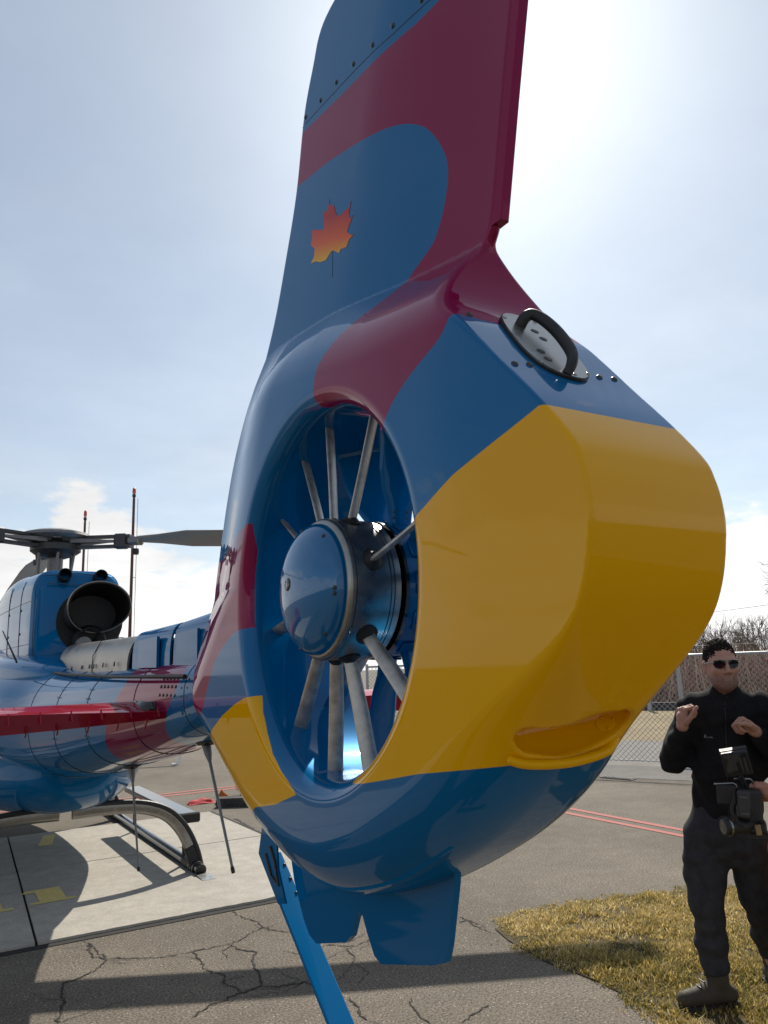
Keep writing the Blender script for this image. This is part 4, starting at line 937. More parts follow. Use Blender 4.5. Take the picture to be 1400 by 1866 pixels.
# overhead wire on two timber poles
M_WOOD = principled('timber', (.11,.085,.06), .85, var=.3, vscale=12)
uw = empty('utility_line', (*polar(41,47),0), 'overhead wire slung between timber poles beyond the trees', 'utility line')
pa, pb = polar(41,50), polar(66,46)
for p in (pa, pb): B().tube([(*p,-.1),(*p,5.6)], [.14,.10], 10).build('pole', M_WOOD, uw)
wpts = [np.array((*(pa+(pb-pa)*t), 3.75+1.25*t-.9*4*t*(1-t)*.35)) for t in np.linspace(0,1,24)]
B().tube(wpts, .014, 5).build('wire', M_BLK, uw)
# ---------------------------------------------------------------- light masts
M_MASTP = principled('mast_paint', (.115,.045,.035), .6, var=.2, vscale=5)
M_LAMP = principled('red_lamp_glass', (.55,.05,.02), .2, 0, .5)
def mast(x, y, h, r, label):
    t = empty('light_mast', (x,y,0), label, 'mast', 'masts with red lamps')
    B().tube([(x,y,0),(x,y,h*.5),(x,y,h-.5),(x,y,h-.35)], [r*1.25,r,r*.85,r*.6], 12).build('pole', M_MASTP, t)
    B().lathe([(r*.7,0),(r*1.25,.03),(r*1.25,.12),(r*.6,.15)], (x,y,h-.42), (0,0,1), 12).build('lamp_base', M_BLKG, t)
    B().lathe([(r*1.1,0),(r*1.2,.06),(r*1.05,.20),(r*.5,.24),(.001,.25)], (x,y,h-.25), (0,0,1), 14).build('lamp', M_LAMP, t)
    B().tube([(x+.16,y,.3),(x+.16,y,h-.45)], .012, 6).build('whip', M_GALV, t)
    B().tube([(x,y,h*.6),(x+.16,y,h*.6)], .012, 6).build('whip_clamp', M_GALV, t)
    B().box((x,y,.06), (.5,.5,.12), bev=.02).build('footing', M_CONC, t, False)
mast(6.02, 30, 9.35, .062, 'tall dark red mast with red lamp and whip aerial behind the tail boom')
mast(4.15, 30, 8.25, .052, 'shorter dark red mast with red lamp behind the rotor head')
# ---------------------------------------------------------------- small things on the apron
dr = empty('drain_grate', (7.62,6.4,0), 'narrow dark drain grate set into the asphalt before the fence', 'drain')
dd_ = nz((.09,-.40,0)); dn_ = np.array((-dd_[1],dd_[0],0))
B().box((7.605,6.4,.006), (.13,.50,.012), rot=(0,0,math.atan2(dd_[1],dd_[0])+math.pi/2)).build('frame', M_BLK, dr, False)
for k in range(9): B().box(np.array((7.605,6.4,.016))+dd_*(k-4)*.052, (.11,.020,.010), rot=(0,0,math.atan2(dd_[1],dd_[0])+math.pi/2)).build('bar', M_DGREY, dr, False)
# ground cart: white tilted box on small wheels
cx, cy = 2.78, 8.42
ct = empty('ground_power_cart', (cx,cy,0), 'small white wheeled cart with hose reel parked at the pad corner', 'cart')
B().box((cx,cy,.24), (.26,.20,.20), rot=(R(12),R(-14),R(30)), bev=.02).build('body', M_WHITE, ct, False)
B().box((cx+.02,cy-.10,.20), (.12,.012,.10), rot=(R(12),R(-14),R(30)), bev=.004).build('panel', M_GREY, ct, False)
for dx, dy in ((-.07,-.10),(.13,-.02),(0,.11)): B().lathe([(.030,-.018),(.055,-.014),(.055,.014),(.030,.018)], (cx+dx,cy+dy,.055), (.5,-.85,0), 18).build('wheel', M_BLK, ct)
B().tube([(cx+.10,cy-.05,.24),(cx+.20,cy-.10,.30),(cx+.22,cy-.14,.22),(cx+.20,cy-.16,.12)], .014, 8).build('handle', M_WHITE, ct)
B().lathe([(.05,-.03),(.05,.03)], (cx+.13,cy-.10,.14), (.6,-.8,0), 16).build('reel', M_STEEL, ct)
B().tube([(cx+.05,cy-.08,.09),(cx+.22,cy-.17,.06),(cx+.25,cy-.16,.06)], .022, 8).build('leg', M_WHITE, ct)
sbk = empty('stone_slab', (2.62,8.03,0), 'dark thick rough slab lying at the pad corner', 'slab')
kb_ = B(); pts = [(-.36,-.07),(-.2,-.10),(.1,-.11),(.4,-.08),(.43,.05),(.2,.11),(-.1,.12),(-.34,.08)]
kb_.prism([(x+rng.normal(0,.008), y+rng.normal(0,.008)) for x, y in pts], (2.62,8.03,.055), nz((.6,-.30,0)), nz((.30,.6,0)), .11)
kb_.build('block', ground_mat('dark_slab', (.045,.042,.040), (.085,.08,.075), 4, speck=.4), sbk, False)
# red cloth and orange cover on the ground
def cloth(name, c, sx, sy, h, mat, label, seed, cat):
    r = np.random.default_rng(seed); n = 14; V = []; F = []
    for i in range(n):
        for j in range(n):
            u, v = i/(n-1)*2-1, j/(n-1)*2-1; k = max(0, 1-(u*u+v*v)*.9); a = vnoise(np.array([u+3]),np.array([v+3]),2.2,seed)[0]
            V.append((c[0]+u*sx*(1+.2*a), c[1]+v*sy*(1+.25*a), .006+h*k**.7*(.4+.9*a)))
    for i in range(n-1):
        for j in range(n-1): F.append((i*n+j,(i+1)*n+j,(i+1)*n+j+1,i*n+j+1))
    return tag(mesh(name, V, F, mat), label, cat)
cloth('warning_flag', (2.22,8.60), .16, .07, .05, principled('red_cloth', (.50,.03,.04), .8, var=.2, vscale=20), 'crumpled red cloth flag lying on the asphalt by the slab', 5, 'flag')
cloth('orange_cover', (2.46,8.42), .09, .08, .17, principled('orange_cloth', (.55,.13,.02), .8, var=.3, vscale=25), 'small bundled orange cover lying against the cart', 8, 'cover')
# pale steel trestle further out
tq = empty('steel_trestle', (3.0,13.6,0), 'low pale steel trestle standing on the apron beyond the boom', 'trestle')
B().box((2.6,13.7,.36), (1.7,.07,.06), rot=(0,0,-.35), bev=.01).build('rail', M_WHITE, tq, False)
for k, s in enumerate((-.75,0.0,.75)):
    p = np.array((2.6+s*.94, 13.7-s*.343, 0)); B().tube([p+(0,0,.34), p+(.02,-.06,.24), p+(.0,-.07,.1), p+(-.06,-.12,.012), p+(-.16,-.12,.012)], .028, 6).build('leg', M_WHITE, tq)
# ---------------------------------------------------------------- hangar behind the photographer (seen mirrored in the paint)
hg = empty('hangar', (-6,-24,0), 'pale blue gabled hangar mirrored in the glossy tail paint', 'hangar')
M_CLAD = principled('hangar_cladding', (.30,.36,.42), .5, .1, var=.08, vscale=1.2); M_ROOF = principled('hangar_roof', (.16,.17,.18), .5, .3, var=.1, vscale=1)
B().prism([(-13,0),(13,0),(13,5.2),(0,8.2),(-13,5.2)], (-7,-27,0), (1,0,0), (0,0,1), 18).build('wall', M_CLAD, hg, False)
for sg in (-1,1): B().prism([(0,8.25),(sg*13.4,5.15),(sg*13.4,5.32),(0,8.42)], (-7,-27,0), (1,0,0), (0,0,1), 18.6).build('roof', M_ROOF, hg, False)
for k in range(6): B().box((-7-8.2+k*2.75+.6,-17.93,2.2), (2.68,.10,4.4), bev=.02).build('door_panel', principled('hangar_door', (.42,.43,.44), .5, .2, var=.08, vscale=1.), hg, False)
for x in (-18,3.6): B().box((x,-17.96,2.6), (1.6,.06,1.1)).build('window', M_GLASSK, hg, False)
# ---------------------------------------------------------------- people
E1 = np.array((.7915*.7720, -.7915, 0)); E2 = nz((-.79,-.61,0)); E1 = np.array((-E2[1], E2[0], 0)); MP0 = np.array((2.33,.90,0))
def to_world(P): P = np.asarray(P, float); return MP0+P[...,:1]*E1+P[...,1:2]*E2+P[...,2:3]*np.array((0,0,1.))
def caps(p, a, b, ra, rb, sc=None):
    a, b = np.asarray(a, float), np.asarray(b, float)
    if sc is not None:
        s = np.asarray(sc, float); m = (a+b)/2; p = m+(p-m)/s; a = m+(a-m)/s; b = m+(b-m)/s
    e = b-a; t = np.clip(((p-a)@e)/max(e@e,1e-12), 0, 1)
    d = np.linalg.norm(p-a-t[:,None]*e, axis=1)-(ra+(rb-ra)*t)
    return d if sc is None else d*min(sc)
def ell(p, c, r, Rm=None):
    q = p-np.asarray(c, float)
    if Rm is not None: q = q@Rm
    r = np.asarray(r, float); k0 = np.linalg.norm(q/r, axis=1); k1 = np.linalg.norm(q/(r*r), axis=1); return k0*(k0-1)/np.maximum(k1,1e-9)
def smin(a, b, k):
    h = np.maximum(k-np.abs(a-b), 0)/k; return np.minimum(a, b)-h*h*k*.25
def smax(a, b, k): return -smin(-a, -b, k)
def union(fs, k):
    d = fs[0]
    for f in fs[1:]: d = smin(d, f, k)
    return d
def rotz(a): c, s = math.cos(a), math.sin(a); return np.array([[c,-s,0],[s,c,0],[0,0,1.]])
def head_frame(yaw, tilt=0.):
    """columns: right-hand side of the face, forward, up - in (a,b,c) coordinates; yaw 0 looks along +b"""
    fw = np.array((math.sin(yaw), math.cos(yaw), 0)); rt = np.array((math.cos(yaw), -math.sin(yaw), 0)); return np.stack([rt, fw, np.array((0,0,1.))], 1)
def f_head(p, c, Rm, k=1.):
    q = (p-c)@Rm/k*(1.05,1,1)
    d = ell(q, (0,-.012,.035), (.076,.097,.092))
    d = smin(d, ell(q, (0,.022,-.035), (.062,.074,.088)), .04)
    d = smin(d, ell(q, (0,.060,-.092), (.036,.030,.026)), .035)                      # chin
    for s in (-1,1):
        d = smin(d, caps(q, (s*.058,-.005,-.03), (s*.044,.045,-.078), .018, .016), .03) # jaw
        d = smin(d, ell(q, (s*.040,.066,-.018), (.024,.018,.018)), .022)               # cheek
        d = smin(d, caps(q, (s*.012,.088,.026), (s*.050,.070,.026), .010, .009), .018)  # brow
        d = smax(d, -ell(q, (s*.032,.098,.008), (.020,.016,.012)), .014)               # socket
        e = ell(q, (s*.080,-.012,-.004), (.012,.020,.034)); e = smax(e, -ell(q, (s*.092,-.004,-.002), (.010,.010,.019)), .006); d = smin(d, e, .008)
        d = smin(d, ell(q, (s*.012,.098,-.030), (.009,.011,.008)), .008)               # nostril wing
    d = smin(d, caps(q, (0,.090,.016), (0,.112,-.024), .0075, .0115), .012)            # nose
    d = smin(d, caps(q, (-.019,.0875,-.056), (.019,.0875,-.056), .0045, .0045), .007)    # upper lip
    d = smin(d, caps(q, (-.015,.086,-.067), (.015,.086,-.067), .0052, .0052), .007)
    d = smax(d, -caps(q, (-.022,.098,-.0615), (.022,.098,-.0615), .0024, .0024), .003)
    return d*k
def hand_prims(w, F, N, S, curl=1., thumb=1.):
    """fist: w wrist, F wrist-to-knuckle, N palm side, S towards the thumb"""
    w, F, N, S = np.asarray(w, float), nz(F), nz(N), nz(S); pr = []
    pr.append((w, w+F*.045, .026, .030)); 
    for i in range(4):
        off = S*(.031-.0205*i); L = (.040,.044,.041,.033)[i]; r = (.0090,.0094,.0090,.0080)[i]
        k = w+F*(.086-.004*abs(i-1))+off; pr.append((w+F*.035+off*.8, k, .0155, .0125))
        a = 1.15*curl; d1 = F*math.cos(a)+N*math.sin(a); j1 = k+d1*L
        a2 = a+1.5*curl; d2 = F*math.cos(a2)+N*math.sin(a2); j2 = j1+d2*L*.68
        a3 = a2+.75*curl; d3 = F*math.cos(a3)+N*math.sin(a3); j3 = j2+d3*L*.5
        pr += [(k, j1, r*1.14, r), (j1, j2, r, r*.93), (j2, j3, r*.93, r*.82)]
    t0 = w+F*.020+S*.026+N*.006; t1 = w+F*.048+S*.050+N*.014; t2 = t1+(F*.85+S*.20*thumb+N*.35)*.036; t3 = t2+(F*.75-S*.10+N*.55)*.028
    pr += [(t0, t1, .0155, .0125), (t1, t2, .0122, .0108), (t2, t3, .0106, .0085)]
    return pr
def f_prims(p, pr, k): return union([caps(p, a, b, ra, rb) for a, b, ra, rb in pr], k)
def boxed(fs_bounds):
    """evaluate each (f, lo, hi) only near its box"""
    def f(p):
        d = np.full(len(p), .5)
        for g, lo, hi, k in fs_bounds:
            q = np.maximum(np.maximum(np.asarray(lo)-p, p-np.asarray(hi)), 0); out = np.sqrt((q*q).sum(1)); m = out < .06
            if m.any(): d[m] = smin(d[m], g(p[m]), k)
            d[~m] = np.minimum(d[~m], np.maximum(out[~m], .03))
        return d
    return f
def wrinkle(p, amp, s=1.):
    x, y, z = p[:,0]*s, p[:,1]*s, p[:,2]*s
    w = np.sin(31*z+9*x+3*np.sin(17*x+8*y))+.7*np.sin(53*z-21*x+14*y+2*np.sin(23*z))+.5*np.sin(75*x+36*z+40*y)
    return amp*w*.5
def skin_mat(name, c, stub=None, dark=0.):
    m, nt, b = nodes_of(name); N = nt.nodes; L = nt.links.new; tc = N.new('ShaderNodeTexCoord')
    n = N.new('ShaderNodeTexNoise'); n.inputs['Scale'].default_value = 26; n.inputs['Detail'].default_value = 5; L(tc.outputs['Object'], n.inputs['Vector'])
    mx = N.new('ShaderNodeMix'); mx.data_type = 'RGBA'; mx.inputs[6].default_value = (c[0]*.88,c[1]*.78,c[2]*.76,1); mx.inputs[7].default_value = (min(1,c[0]*1.1),c[1]*1.1,c[2]*1.1,1); L(n.outputs['Fac'], mx.inputs[0]); col = mx.outputs[2]
    at = N.new('ShaderNodeAttribute'); at.attribute_name = 'stubble'; m2 = N.new('ShaderNodeMix'); m2.data_type = 'RGBA'
    L(at.outputs['Fac'], m2.inputs[0]); L(col, m2.inputs[6]); m2.inputs[7].default_value = (.055,.040,.035,1); L(m2.outputs[2], b.inputs['Base Color'])
    b.inputs['Roughness'].default_value = .58; b.inputs['Subsurface Weight'].default_value = .05; b.inputs['Subsurface Radius'].default_value = (.012,.005,.003)
    return m
M_SKIN = skin_mat('skin', (.46,.255,.185)); M_SKIN2 = skin_mat('skin_ruddy', (.44,.22,.155))
M_JACK = principled('black_fleece', (.013,.013,.0145), .92, var=.45, vscale=55, spec=.2, bump=(260,.25))
M_TROU = principled('charcoal_twill', (.040,.040,.045), .9, var=.4, vscale=22, spec=.2, bump=(420,.2))
M_HAIR = principled('dark_hair', (.016,.012,.010), .9, var=.5, vscale=90, spec=.1)
M_BOOT = principled('tan_boot', (.050,.040,.027), .75, var=.25, vscale=30, bump=(150,.2)); M_SOLE = principled('boot_sole', (.022,.020,.018), .8)
M_SHADE = principled('sunglass_lens', (.004,.004,.005), .12, 0, 0., .35); M_GOLD = principled('gold_ring', (.75,.55,.28), .2, 1.); M_THREAD = principled('grey_thread', (.42,.42,.42), .8)
M_KHAKI = principled('khaki_cotton', (.30,.225,.115), .88, var=.18, vscale=40, bump=(300,.2)); M_SHIRT = principled('navy_shirt', (.02,.026,.05), .9, var=.2, vscale=40)
def body_obj(name, f, lo, hi, h, mat, parent=None, attrs=None, newton=1):
    V, F, Nn = iso(f, lo, hi, h, newton=newton)
    Nw = Nn[:,:1]*E1+Nn[:,1:2]*E2+Nn[:,2:3]*np.array((0,0,1.)); at = attrs(V) if attrs else None
    # E1,E2,Z is right-handed only if E1 x E2 = Z; flip faces otherwise
    if np.cross(E1, E2)[2] < 0: F = F[:, ::-1]
    return mesh(name, to_world(V), np.ascontiguousarray(F), mat, parent, True, Nw, at)
# ---- man in the black fleece
hc = np.array((.204,.012,1.612)); HRm = head_frame(R(15))
shR, shL = np.array((.045,-.02,1.395)), np.array((.375,-.045,1.395))
elR, elL = np.array((-.072,-.01,1.150)), np.array((.43,.01,1.150))
wrR, wrL = np.array((-.010,.125,1.325)), np.array((.318,.150,1.300))
hR = hand_prims(wrR, (.10,.10,1.0), (.75,.35,-.1), (.55,.85,0), 1.0)
hL = hand_prims(wrL, (-.72,.10,.60), (-.35,.25,-.85), (.45,.85,.25), 1.0)
def f_skin1(p):
    def torso(q): return union([caps(q, (.20,-.03,1.34), (.175,-.02,1.05), .13, .105, (1,.6,1)), caps(q, (.175,-.02,1.05), (.14,-.02,.84), .105, .115, (1,.62,1)), caps(q, shR+(.02,0,-.01), shL+(-.02,0,-.01), .055, .055)], .06)
    def neck(q): return caps(q, (.197,-.025,1.38), (.203,.0,1.56), .058, .054)
    def armR(q): return union([caps(q, shR, elR, .05, .040), caps(q, elR, wrR, .040, .026)], .02)
    def armL(q): return union([caps(q, shL, elL, .05, .040), caps(q, elL, wrL, .040, .026)], .02)
    def legR(q): return union([caps(q, (.06,-.02,.80), (.018,.02,.46), .080, .056), caps(q, (.018,.02,.46), (.022,-.01,.10), .055, .038), caps(q, (.03,-.03,.06), (-.12,.06,.045), .04, .03)], .03)
    def legL(q): return union([caps(q, (.21,-.04,.80), (.250,-.13,.46), .080, .056), caps(q, (.25,-.13,.46), (.300,-.33,.10), .055, .038), caps(q, (.30,-.36,.06), (.34,-.22,.045), .04, .03)], .03)
    return boxed([(torso,(-.02,-.16,.70),(.42,.14,1.50),.04),(neck,(.12,-.1,1.32),(.28,.08,1.62),.03),(lambda q: f_head(q,hc,HRm,1.03),hc-(.13,.14,.14),hc+(.13,.14,.15),.03),
        (armR,(-.14,-.09,1.08),(.12,.17,1.46),.03),(armL,(.25,-.12,1.08),(.50,.2,1.46),.03),(lambda q: f_prims(q,hR,.004),wrR-(.08,.08,.05),wrR+(.12,.12,.16),.012),(lambda q: f_prims(q,hL,.004),wrL-(.16,.06,.08),wrL+(.06,.12,.14),.012),
        (legR,(-.17,-.12,0),(.16,.12,.92),.04),(legL,(.1,-.46,0),(.42,.08,.92),.04)])(p)
def stub1(V):
    q = (V-hc)@HRm; s = np.clip((-.028-q[:,2])/.035,0,1)*np.clip((q[:,1]+.01)/.03,0,1)*(np.abs(q[:,2]+.03) < .11)
    lips = (np.abs(q[:,0]) < .022) & (np.abs(q[:,2]+.062) < .012); s = s*np.where(lips,.6,1)*.60
    s *= (V[:,2] > 1.46); return {'stubble': s*(.75+.5*vnoise(V[:,0]+5,V[:,2],220,3))}
man = body_obj('person', f_skin1, (-.20,-.48,-.01), (.52,.28,1.78), .0052, M_SKIN, None, stub1)
tag(man, 'man in black zip fleece and sunglasses standing on the grass with both fists raised', 'person')
def f_jacket(p):
    t = union([caps(p, (.205,-.03,1.345), (.185,-.02,1.15), .168, .155, (1,.66,1)), caps(p, (.185,-.02,1.15), (.155,-.02,.93), .155, .162, (1,.68,1)),
        caps(p, shR+(.015,0,-.015), shL+(-.015,0,-.015), .072, .072)], .07)
    ar = union([caps(p, shR, elR, .078, .066), caps(p, elR, elR+(wrR-elR)*.86, .066, .042)], .03); al = union([caps(p, shL, elL, .078, .066), caps(p, elL, elL+(wrL-elL)*.86, .068, .043)], .03)
    d = smin(smin(t, ar, .035), al, .035)
    col = caps(p, (.197,-.03,1.40), (.204,-.012,1.485), .078, .070); d = smin(d, col, .02)
    d = d+wrinkle(p, .008)
    d = smax(d, -caps(p, (.200,-.02,1.46), (.206,.0,1.60), .056, .062), .008)      # open collar
    d = smax(d, .842+.02*np.sin(p[:,0]*14)-p[:,2], .012)                            # hem
    zip_ = np.abs(p[:,0]-np.interp(p[:,2],[.8,1.5],[.15,.204])); d = d+.0035*np.exp(-(zip_/.006)**2)*(p[:,1] > .03)
    d = np.maximum(d, -(caps(p, wrR, wrR+(wrR-elR)*.3, .034, .034))); d = np.maximum(d, -(caps(p, wrL, wrL+(wrL-elL)*.3, .034, .034)))
    return d
jk = body_obj('fleece_jacket', f_jacket, (-.20,-.24,.80), (.58,.26,1.56), .0075, M_JACK, man)
def f_trous(p):
    d = union([caps(p, (.15,-.025,.93), (.13,-.02,.80), .150, .158, (1,.72,1)),
       caps(p, (.055,-.02,.78), (.012,.02,.46), .106, .074), caps(p, (.012,.02,.46), (.018,-.008,.185), .075, .070),
       caps(p, (.215,-.045,.78), (.250,-.13,.46), .104, .074), caps(p, (.25,-.13,.46), (.290,-.30,.19), .075, .068)], .045)
    d = smin(d, ell(p, (-.052,.0,.655), (.034,.060,.09)), .03)                       # cargo pocket
    d = d+wrinkle(p, .011, .8)+.006*np.sin(60*p[:,2]+10*p[:,0])*np.exp(-((p[:,2]-.25)/.07)**2)
    return smax(d, .150-p[:,2], .01)
body_obj('trousers', f_trous, (-.17,-.42,.12), (.42,.16,.99), .0075, M_TROU, man)
def boot(ank, toe, nm):
    ank, toe = np.array(ank), np.array(toe); d = nz((toe-ank)*(1,1,0)); heel = ank-d*.055
    def f(p):
        g = union([caps(p, ank+(0,0,.13), ank+(0,0,.02), .056, .052), caps(p, heel*(1,1,0)+(0,0,.055), ank*(1,1,0)+d*.06+(0,0,.06), .040, .044), caps(p, ank*(1,1,0)+d*.06+(0,0,.06), toe*(1,1,0)-d*.045+(0,0,.045), .045, .038)], .03)
        return smax(smax(g, .016-p[:,2], .006), p[:,2]-.235, .006)
    lo = np.minimum(heel, toe)-.09; hi = np.maximum(heel, toe)+.09
    b = body_obj(nm, f, (lo[0],lo[1],-.005), (hi[0],hi[1],.26), .006, M_BOOT, man)
    def fsole(p): return smax(union([caps(p*(1,1,0)+(0,0,.0), heel*(1,1,0), toe*(1,1,0)-d*.04, .047, .046)], .01), np.abs(p[:,2]-.010)-.012, .004)
    body_obj('sole', fsole, (lo[0],lo[1],-.01), (hi[0],hi[1],.04), .006, M_SOLE, b)
    for k in range(5):
        q = ank*(1,1,0)+d*(.095-.017*k)+(0,0,.098+.024*k); s = np.array((-d[1],d[0],0))
        B().tube([to_world(q+s*.028+d*.0), to_world(q+d*.010+(0,0,.004)), to_world(q-s*.028)], .0035, 5).build('lace', M_BLK, b)
boot((.022,-.01,.10), (-.172,.088,.03), 'boot'); boot((.295,-.34,.10), (.36,-.14,.03), 'boot')
def f_hair(p, c=hc, Rm=HRm):
    q = (p-c)@Rm; d = ell(q, (0,-.016,.040), (.078,.100,.103))
    n = np.sin(q[:,0]*290+3*np.sin(q[:,1]*130))*np.sin(q[:,1]*270+2*np.sin(q[:,2]*170))*np.sin(q[:,2]*280+q[:,0]*90); d = d-.0045*n*np.clip((q[:,2]-.0)/.05,0.25,1)
    d = smax(d, -ell(q, (0,.10,-.035), (.066,.066,.118)), .008)                     # face opening
    d = smax(d, -(q[:,2]+.030+.55*np.minimum(q[:,1]+.02,0)), .008)
    for s in (-1,1): d = smax(d, -ell(q, (s*.085,-.010,-.012), (.022,.024,.036)), .004)
    return d
body_obj('hair', f_hair, hc-(.13,.13,.12), hc+(.13,.14,.17), .0048, M_HAIR, man)
def glasses(c, Rm, parent, k=1.03):
    W_ = lambda u, v, w: to_world(c+Rm@(np.array((u,v,w))*k))
    g = B()
    for s in (-1,1):
        prof = [(.008,.017),(.030,.020),(.056,.016),(.060,.002),(.054,-.014),(.034,-.021),(.014,-.017),(.007,-.002)]
        P = [W_(s*x, .104-.022*(x/.06)**2, .010+z) for x, z in prof]; Q = [W_(s*x, .101-.022*(x/.06)**2, .010+z) for x, z in prof]; n = len(P)
        g.add(P+Q, [tuple(range(n)), tuple(range(2*n-1,n-1,-1))]+[(i,(i+1)%n,n+(i+1)%n,n+i) for i in range(n)])
    o = g.build('sunglasses', M_SHADE, parent, False)
    t = B()
    for s in (-1,1): t.tube([W_(s*.058,.086,.020), W_(s*.074,.060,.018), W_(s*.081,-.01,.012)], .0022, 5)
    t.tube([W_(-.010,.105,.022), W_(0,.106,.024), W_(.010,.105,.022)], .002, 5); t.tube([W_(-.058,.087,.028), W_(-.03,.100,.031), W_(0,.104,.027), W_(.03,.100,.031), W_(.058,.087,.028)], .0017, 5)
    t.build('frame', M_STEEL, o)
glasses(hc, HRm, man)
kL = hL[1+4*2+1]; a_ = kL[0]+(kL[1]-kL[0])*.45; ringd = nz(kL[1]-kL[0]); wd = nz(ringd[0]*E1+ringd[1]*E2+ringd[2]*np.array((0,0,1.)))
B().lathe([(.0106,-.003),(.0125,-.003),(.0125,.003),(.0106,.003)], to_world(a_), wd, 16).build('ring', M_GOLD, man)
# stitched name on the chest, jacket piping
jp = lambda a, c: to_world(np.array(ray_hit(f_jacket, np.array((a,.5,c)), np.array((0,-1.,0)))))
sq = [(0,.0),(.004,.012),(.008,.014),(.007,.006),(.004,.004),(.010,.0),(.014,.005),(.015,.0),(.019,.005),(.020,.0),(.025,.004),(.028,.005),(.026,.0),(.031,.004),(.034,.005),(.033,.0),(.037,.001)]
B().tube([jp(.085+u*1.1, 1.262+v*1.1)+E2*.001 for u, v in sq], .0012, 4).build('stitched_name', M_THREAD, jk)
B().tube([jp(np.interp(c,[.86,1.43],[.152,.2]), c)+E2*.0006 for c in np.linspace(.87,1.43,24)], .0016, 5).build('zip', M_DGREY, jk)

# ---- second person at the side, operating the camera
h2 = np.array((.545,-.06,1.655)); H2 = head_frame(R(-82))
s2 = np.array((.56,.16,1.44)); s2b = np.array((.60,-.26,1.44)); e2_ = np.array((.60,.29,1.14)); w2 = np.array((.368,.30,1.035))
e2b = np.array((.56,-.30,1.12)); w2b = np.array((.40,-.20,.80))
hA = hand_prims(w2, (-1,0,.05), (-.1,-.75,-.5), (0,.35,.9), .75); hB = hand_prims((.318,-.06,.71), (-.25,.05,-.95), (.4,-.9,0), (-.75,-.3,0), .8)
w2b = np.array((.318,-.06,.71)); e2b = np.array((.48,-.18,1.0))
def f_skin2(p):
    def torso(q): return union([caps(q, (.58,-.05,1.40), (.58,-.05,1.0), .15, .145, (.68,1,1)), caps(q, s2, s2b, .06, .06), caps(q, (.57,-.05,1.4), h2-(-.0,0,.06), .062, .056)], .06)
    def arms(q): return union([caps(q, s2, e2_, .052, .042), caps(q, e2_, w2, .042, .027), caps(q, s2b, e2b, .052, .042), caps(q, e2b, w2b, .042, .027)], .02)
    def legs(q): return union([caps(q, (.52,.06,.92), (.36,.05,.50), .09, .062), caps(q, (.36,.05,.50), (.35,.0,.09), .062, .040), caps(q, (.35,.0,.05), (.33,.12,.04), .042, .032), ell(q, (.36,.02,.36), (.055,.055,.11)),
         caps(q, (.58,-.16,.92), (.62,-.18,.50), .09, .062), caps(q, (.62,-.18,.50), (.66,-.18,.09), .062, .040), caps(q, (.66,-.18,.05), (.53,-.16,.04), .042, .032)], .04)
    return boxed([(torso,(.4,-.36,.82),(.74,.26,1.68),.04),(lambda q: f_head(q,h2,H2,1.04),h2-(.15,.13,.14),h2+(.13,.13,.15),.03),(arms,(.3,-.37,.66),(.7,.36,1.5),.03),(legs,(.26,-.3,0),(.76,.18,1.02),.04),
       (lambda q: f_prims(q,hA,.004),w2-(.17,.08,.09),w2+(.03,.06,.09),.012),(lambda q: f_prims(q,hB,.004),w2b-(.12,.1,.16),w2b+(.1,.1,.04),.012)])(p)
op = body_obj('person', f_skin2, (.2,-.42,-.01), (.82,.42,1.84), .0068, M_SKIN2, None, lambda V: {'stubble': np.zeros(len(V))})
tag(op, 'person in khaki shorts with one arm hanging, operating the video camera beside the man', 'person')
def f_shirt(p): return smax(union([caps(p, (.58,-.05,1.40), (.58,-.05,.96), .175, .168, (.70,1,1)), caps(p, s2, s2+(e2_-s2)*.72, .075, .068), caps(p, s2b, s2b+(e2b-s2b)*.72, .075, .068), caps(p, s2, s2b, .075, .075)], .05)+wrinkle(p,.005), .93-p[:,2], .01)
body_obj('shirt', f_shirt, (.36,-.42,.90), (.80,.40,1.56), .009, M_SHIRT, op)
def f_short(p): return smax(union([caps(p, (.58,-.05,.98), (.57,-.05,.84), .15, .158, (.8,1,1)), caps(p, (.53,.06,.84), (.37,.05,.46), .105, .088), caps(p, (.58,-.16,.84), (.62,-.18,.46), .105, .088)], .04)+wrinkle(p,.005), .43-p[:,2], .01)
body_obj('shorts', f_short, (.24,-.34,.40), (.80,.22,1.06), .009, M_KHAKI, op)
def f_hair2(p): return f_hair(p, h2, H2)
body_obj('hair', f_hair2, h2-(.15,.13,.12), h2+(.13,.14,.17), .006, M_HAIR, op)
glasses(h2, H2, op, 1.04)
for q, t in (((.35,.0,.08),(.33,.16,.03)),((.66,-.18,.08),(.50,-.15,.03))):
    q, t = np.array(q), np.array(t); d = nz((t-q)*(1,1,0)); hl = q-d*.05
    def fs(p, q=q, t=t, d=d, hl=hl): return smax(smax(union([caps(p, hl*(1,1,0)+(0,0,.05), t*(1,1,0)-d*.03+(0,0,.04), .043, .036), caps(p, q*(1,1,0)+(0,0,.1), q*(1,1,0)+(0,0,.05), .046, .045)], .03), -p[:,2]-.001, .005), p[:,2]-.125, .006)
    lo, hi = np.minimum(hl,t)-.09, np.maximum(hl,t)+.09
    body_obj('shoe', fs, (lo[0],lo[1],-.01), (hi[0],hi[1],.16), .007, principled('dark_shoe', (.03,.03,.034), .7, var=.3, vscale=40), op)

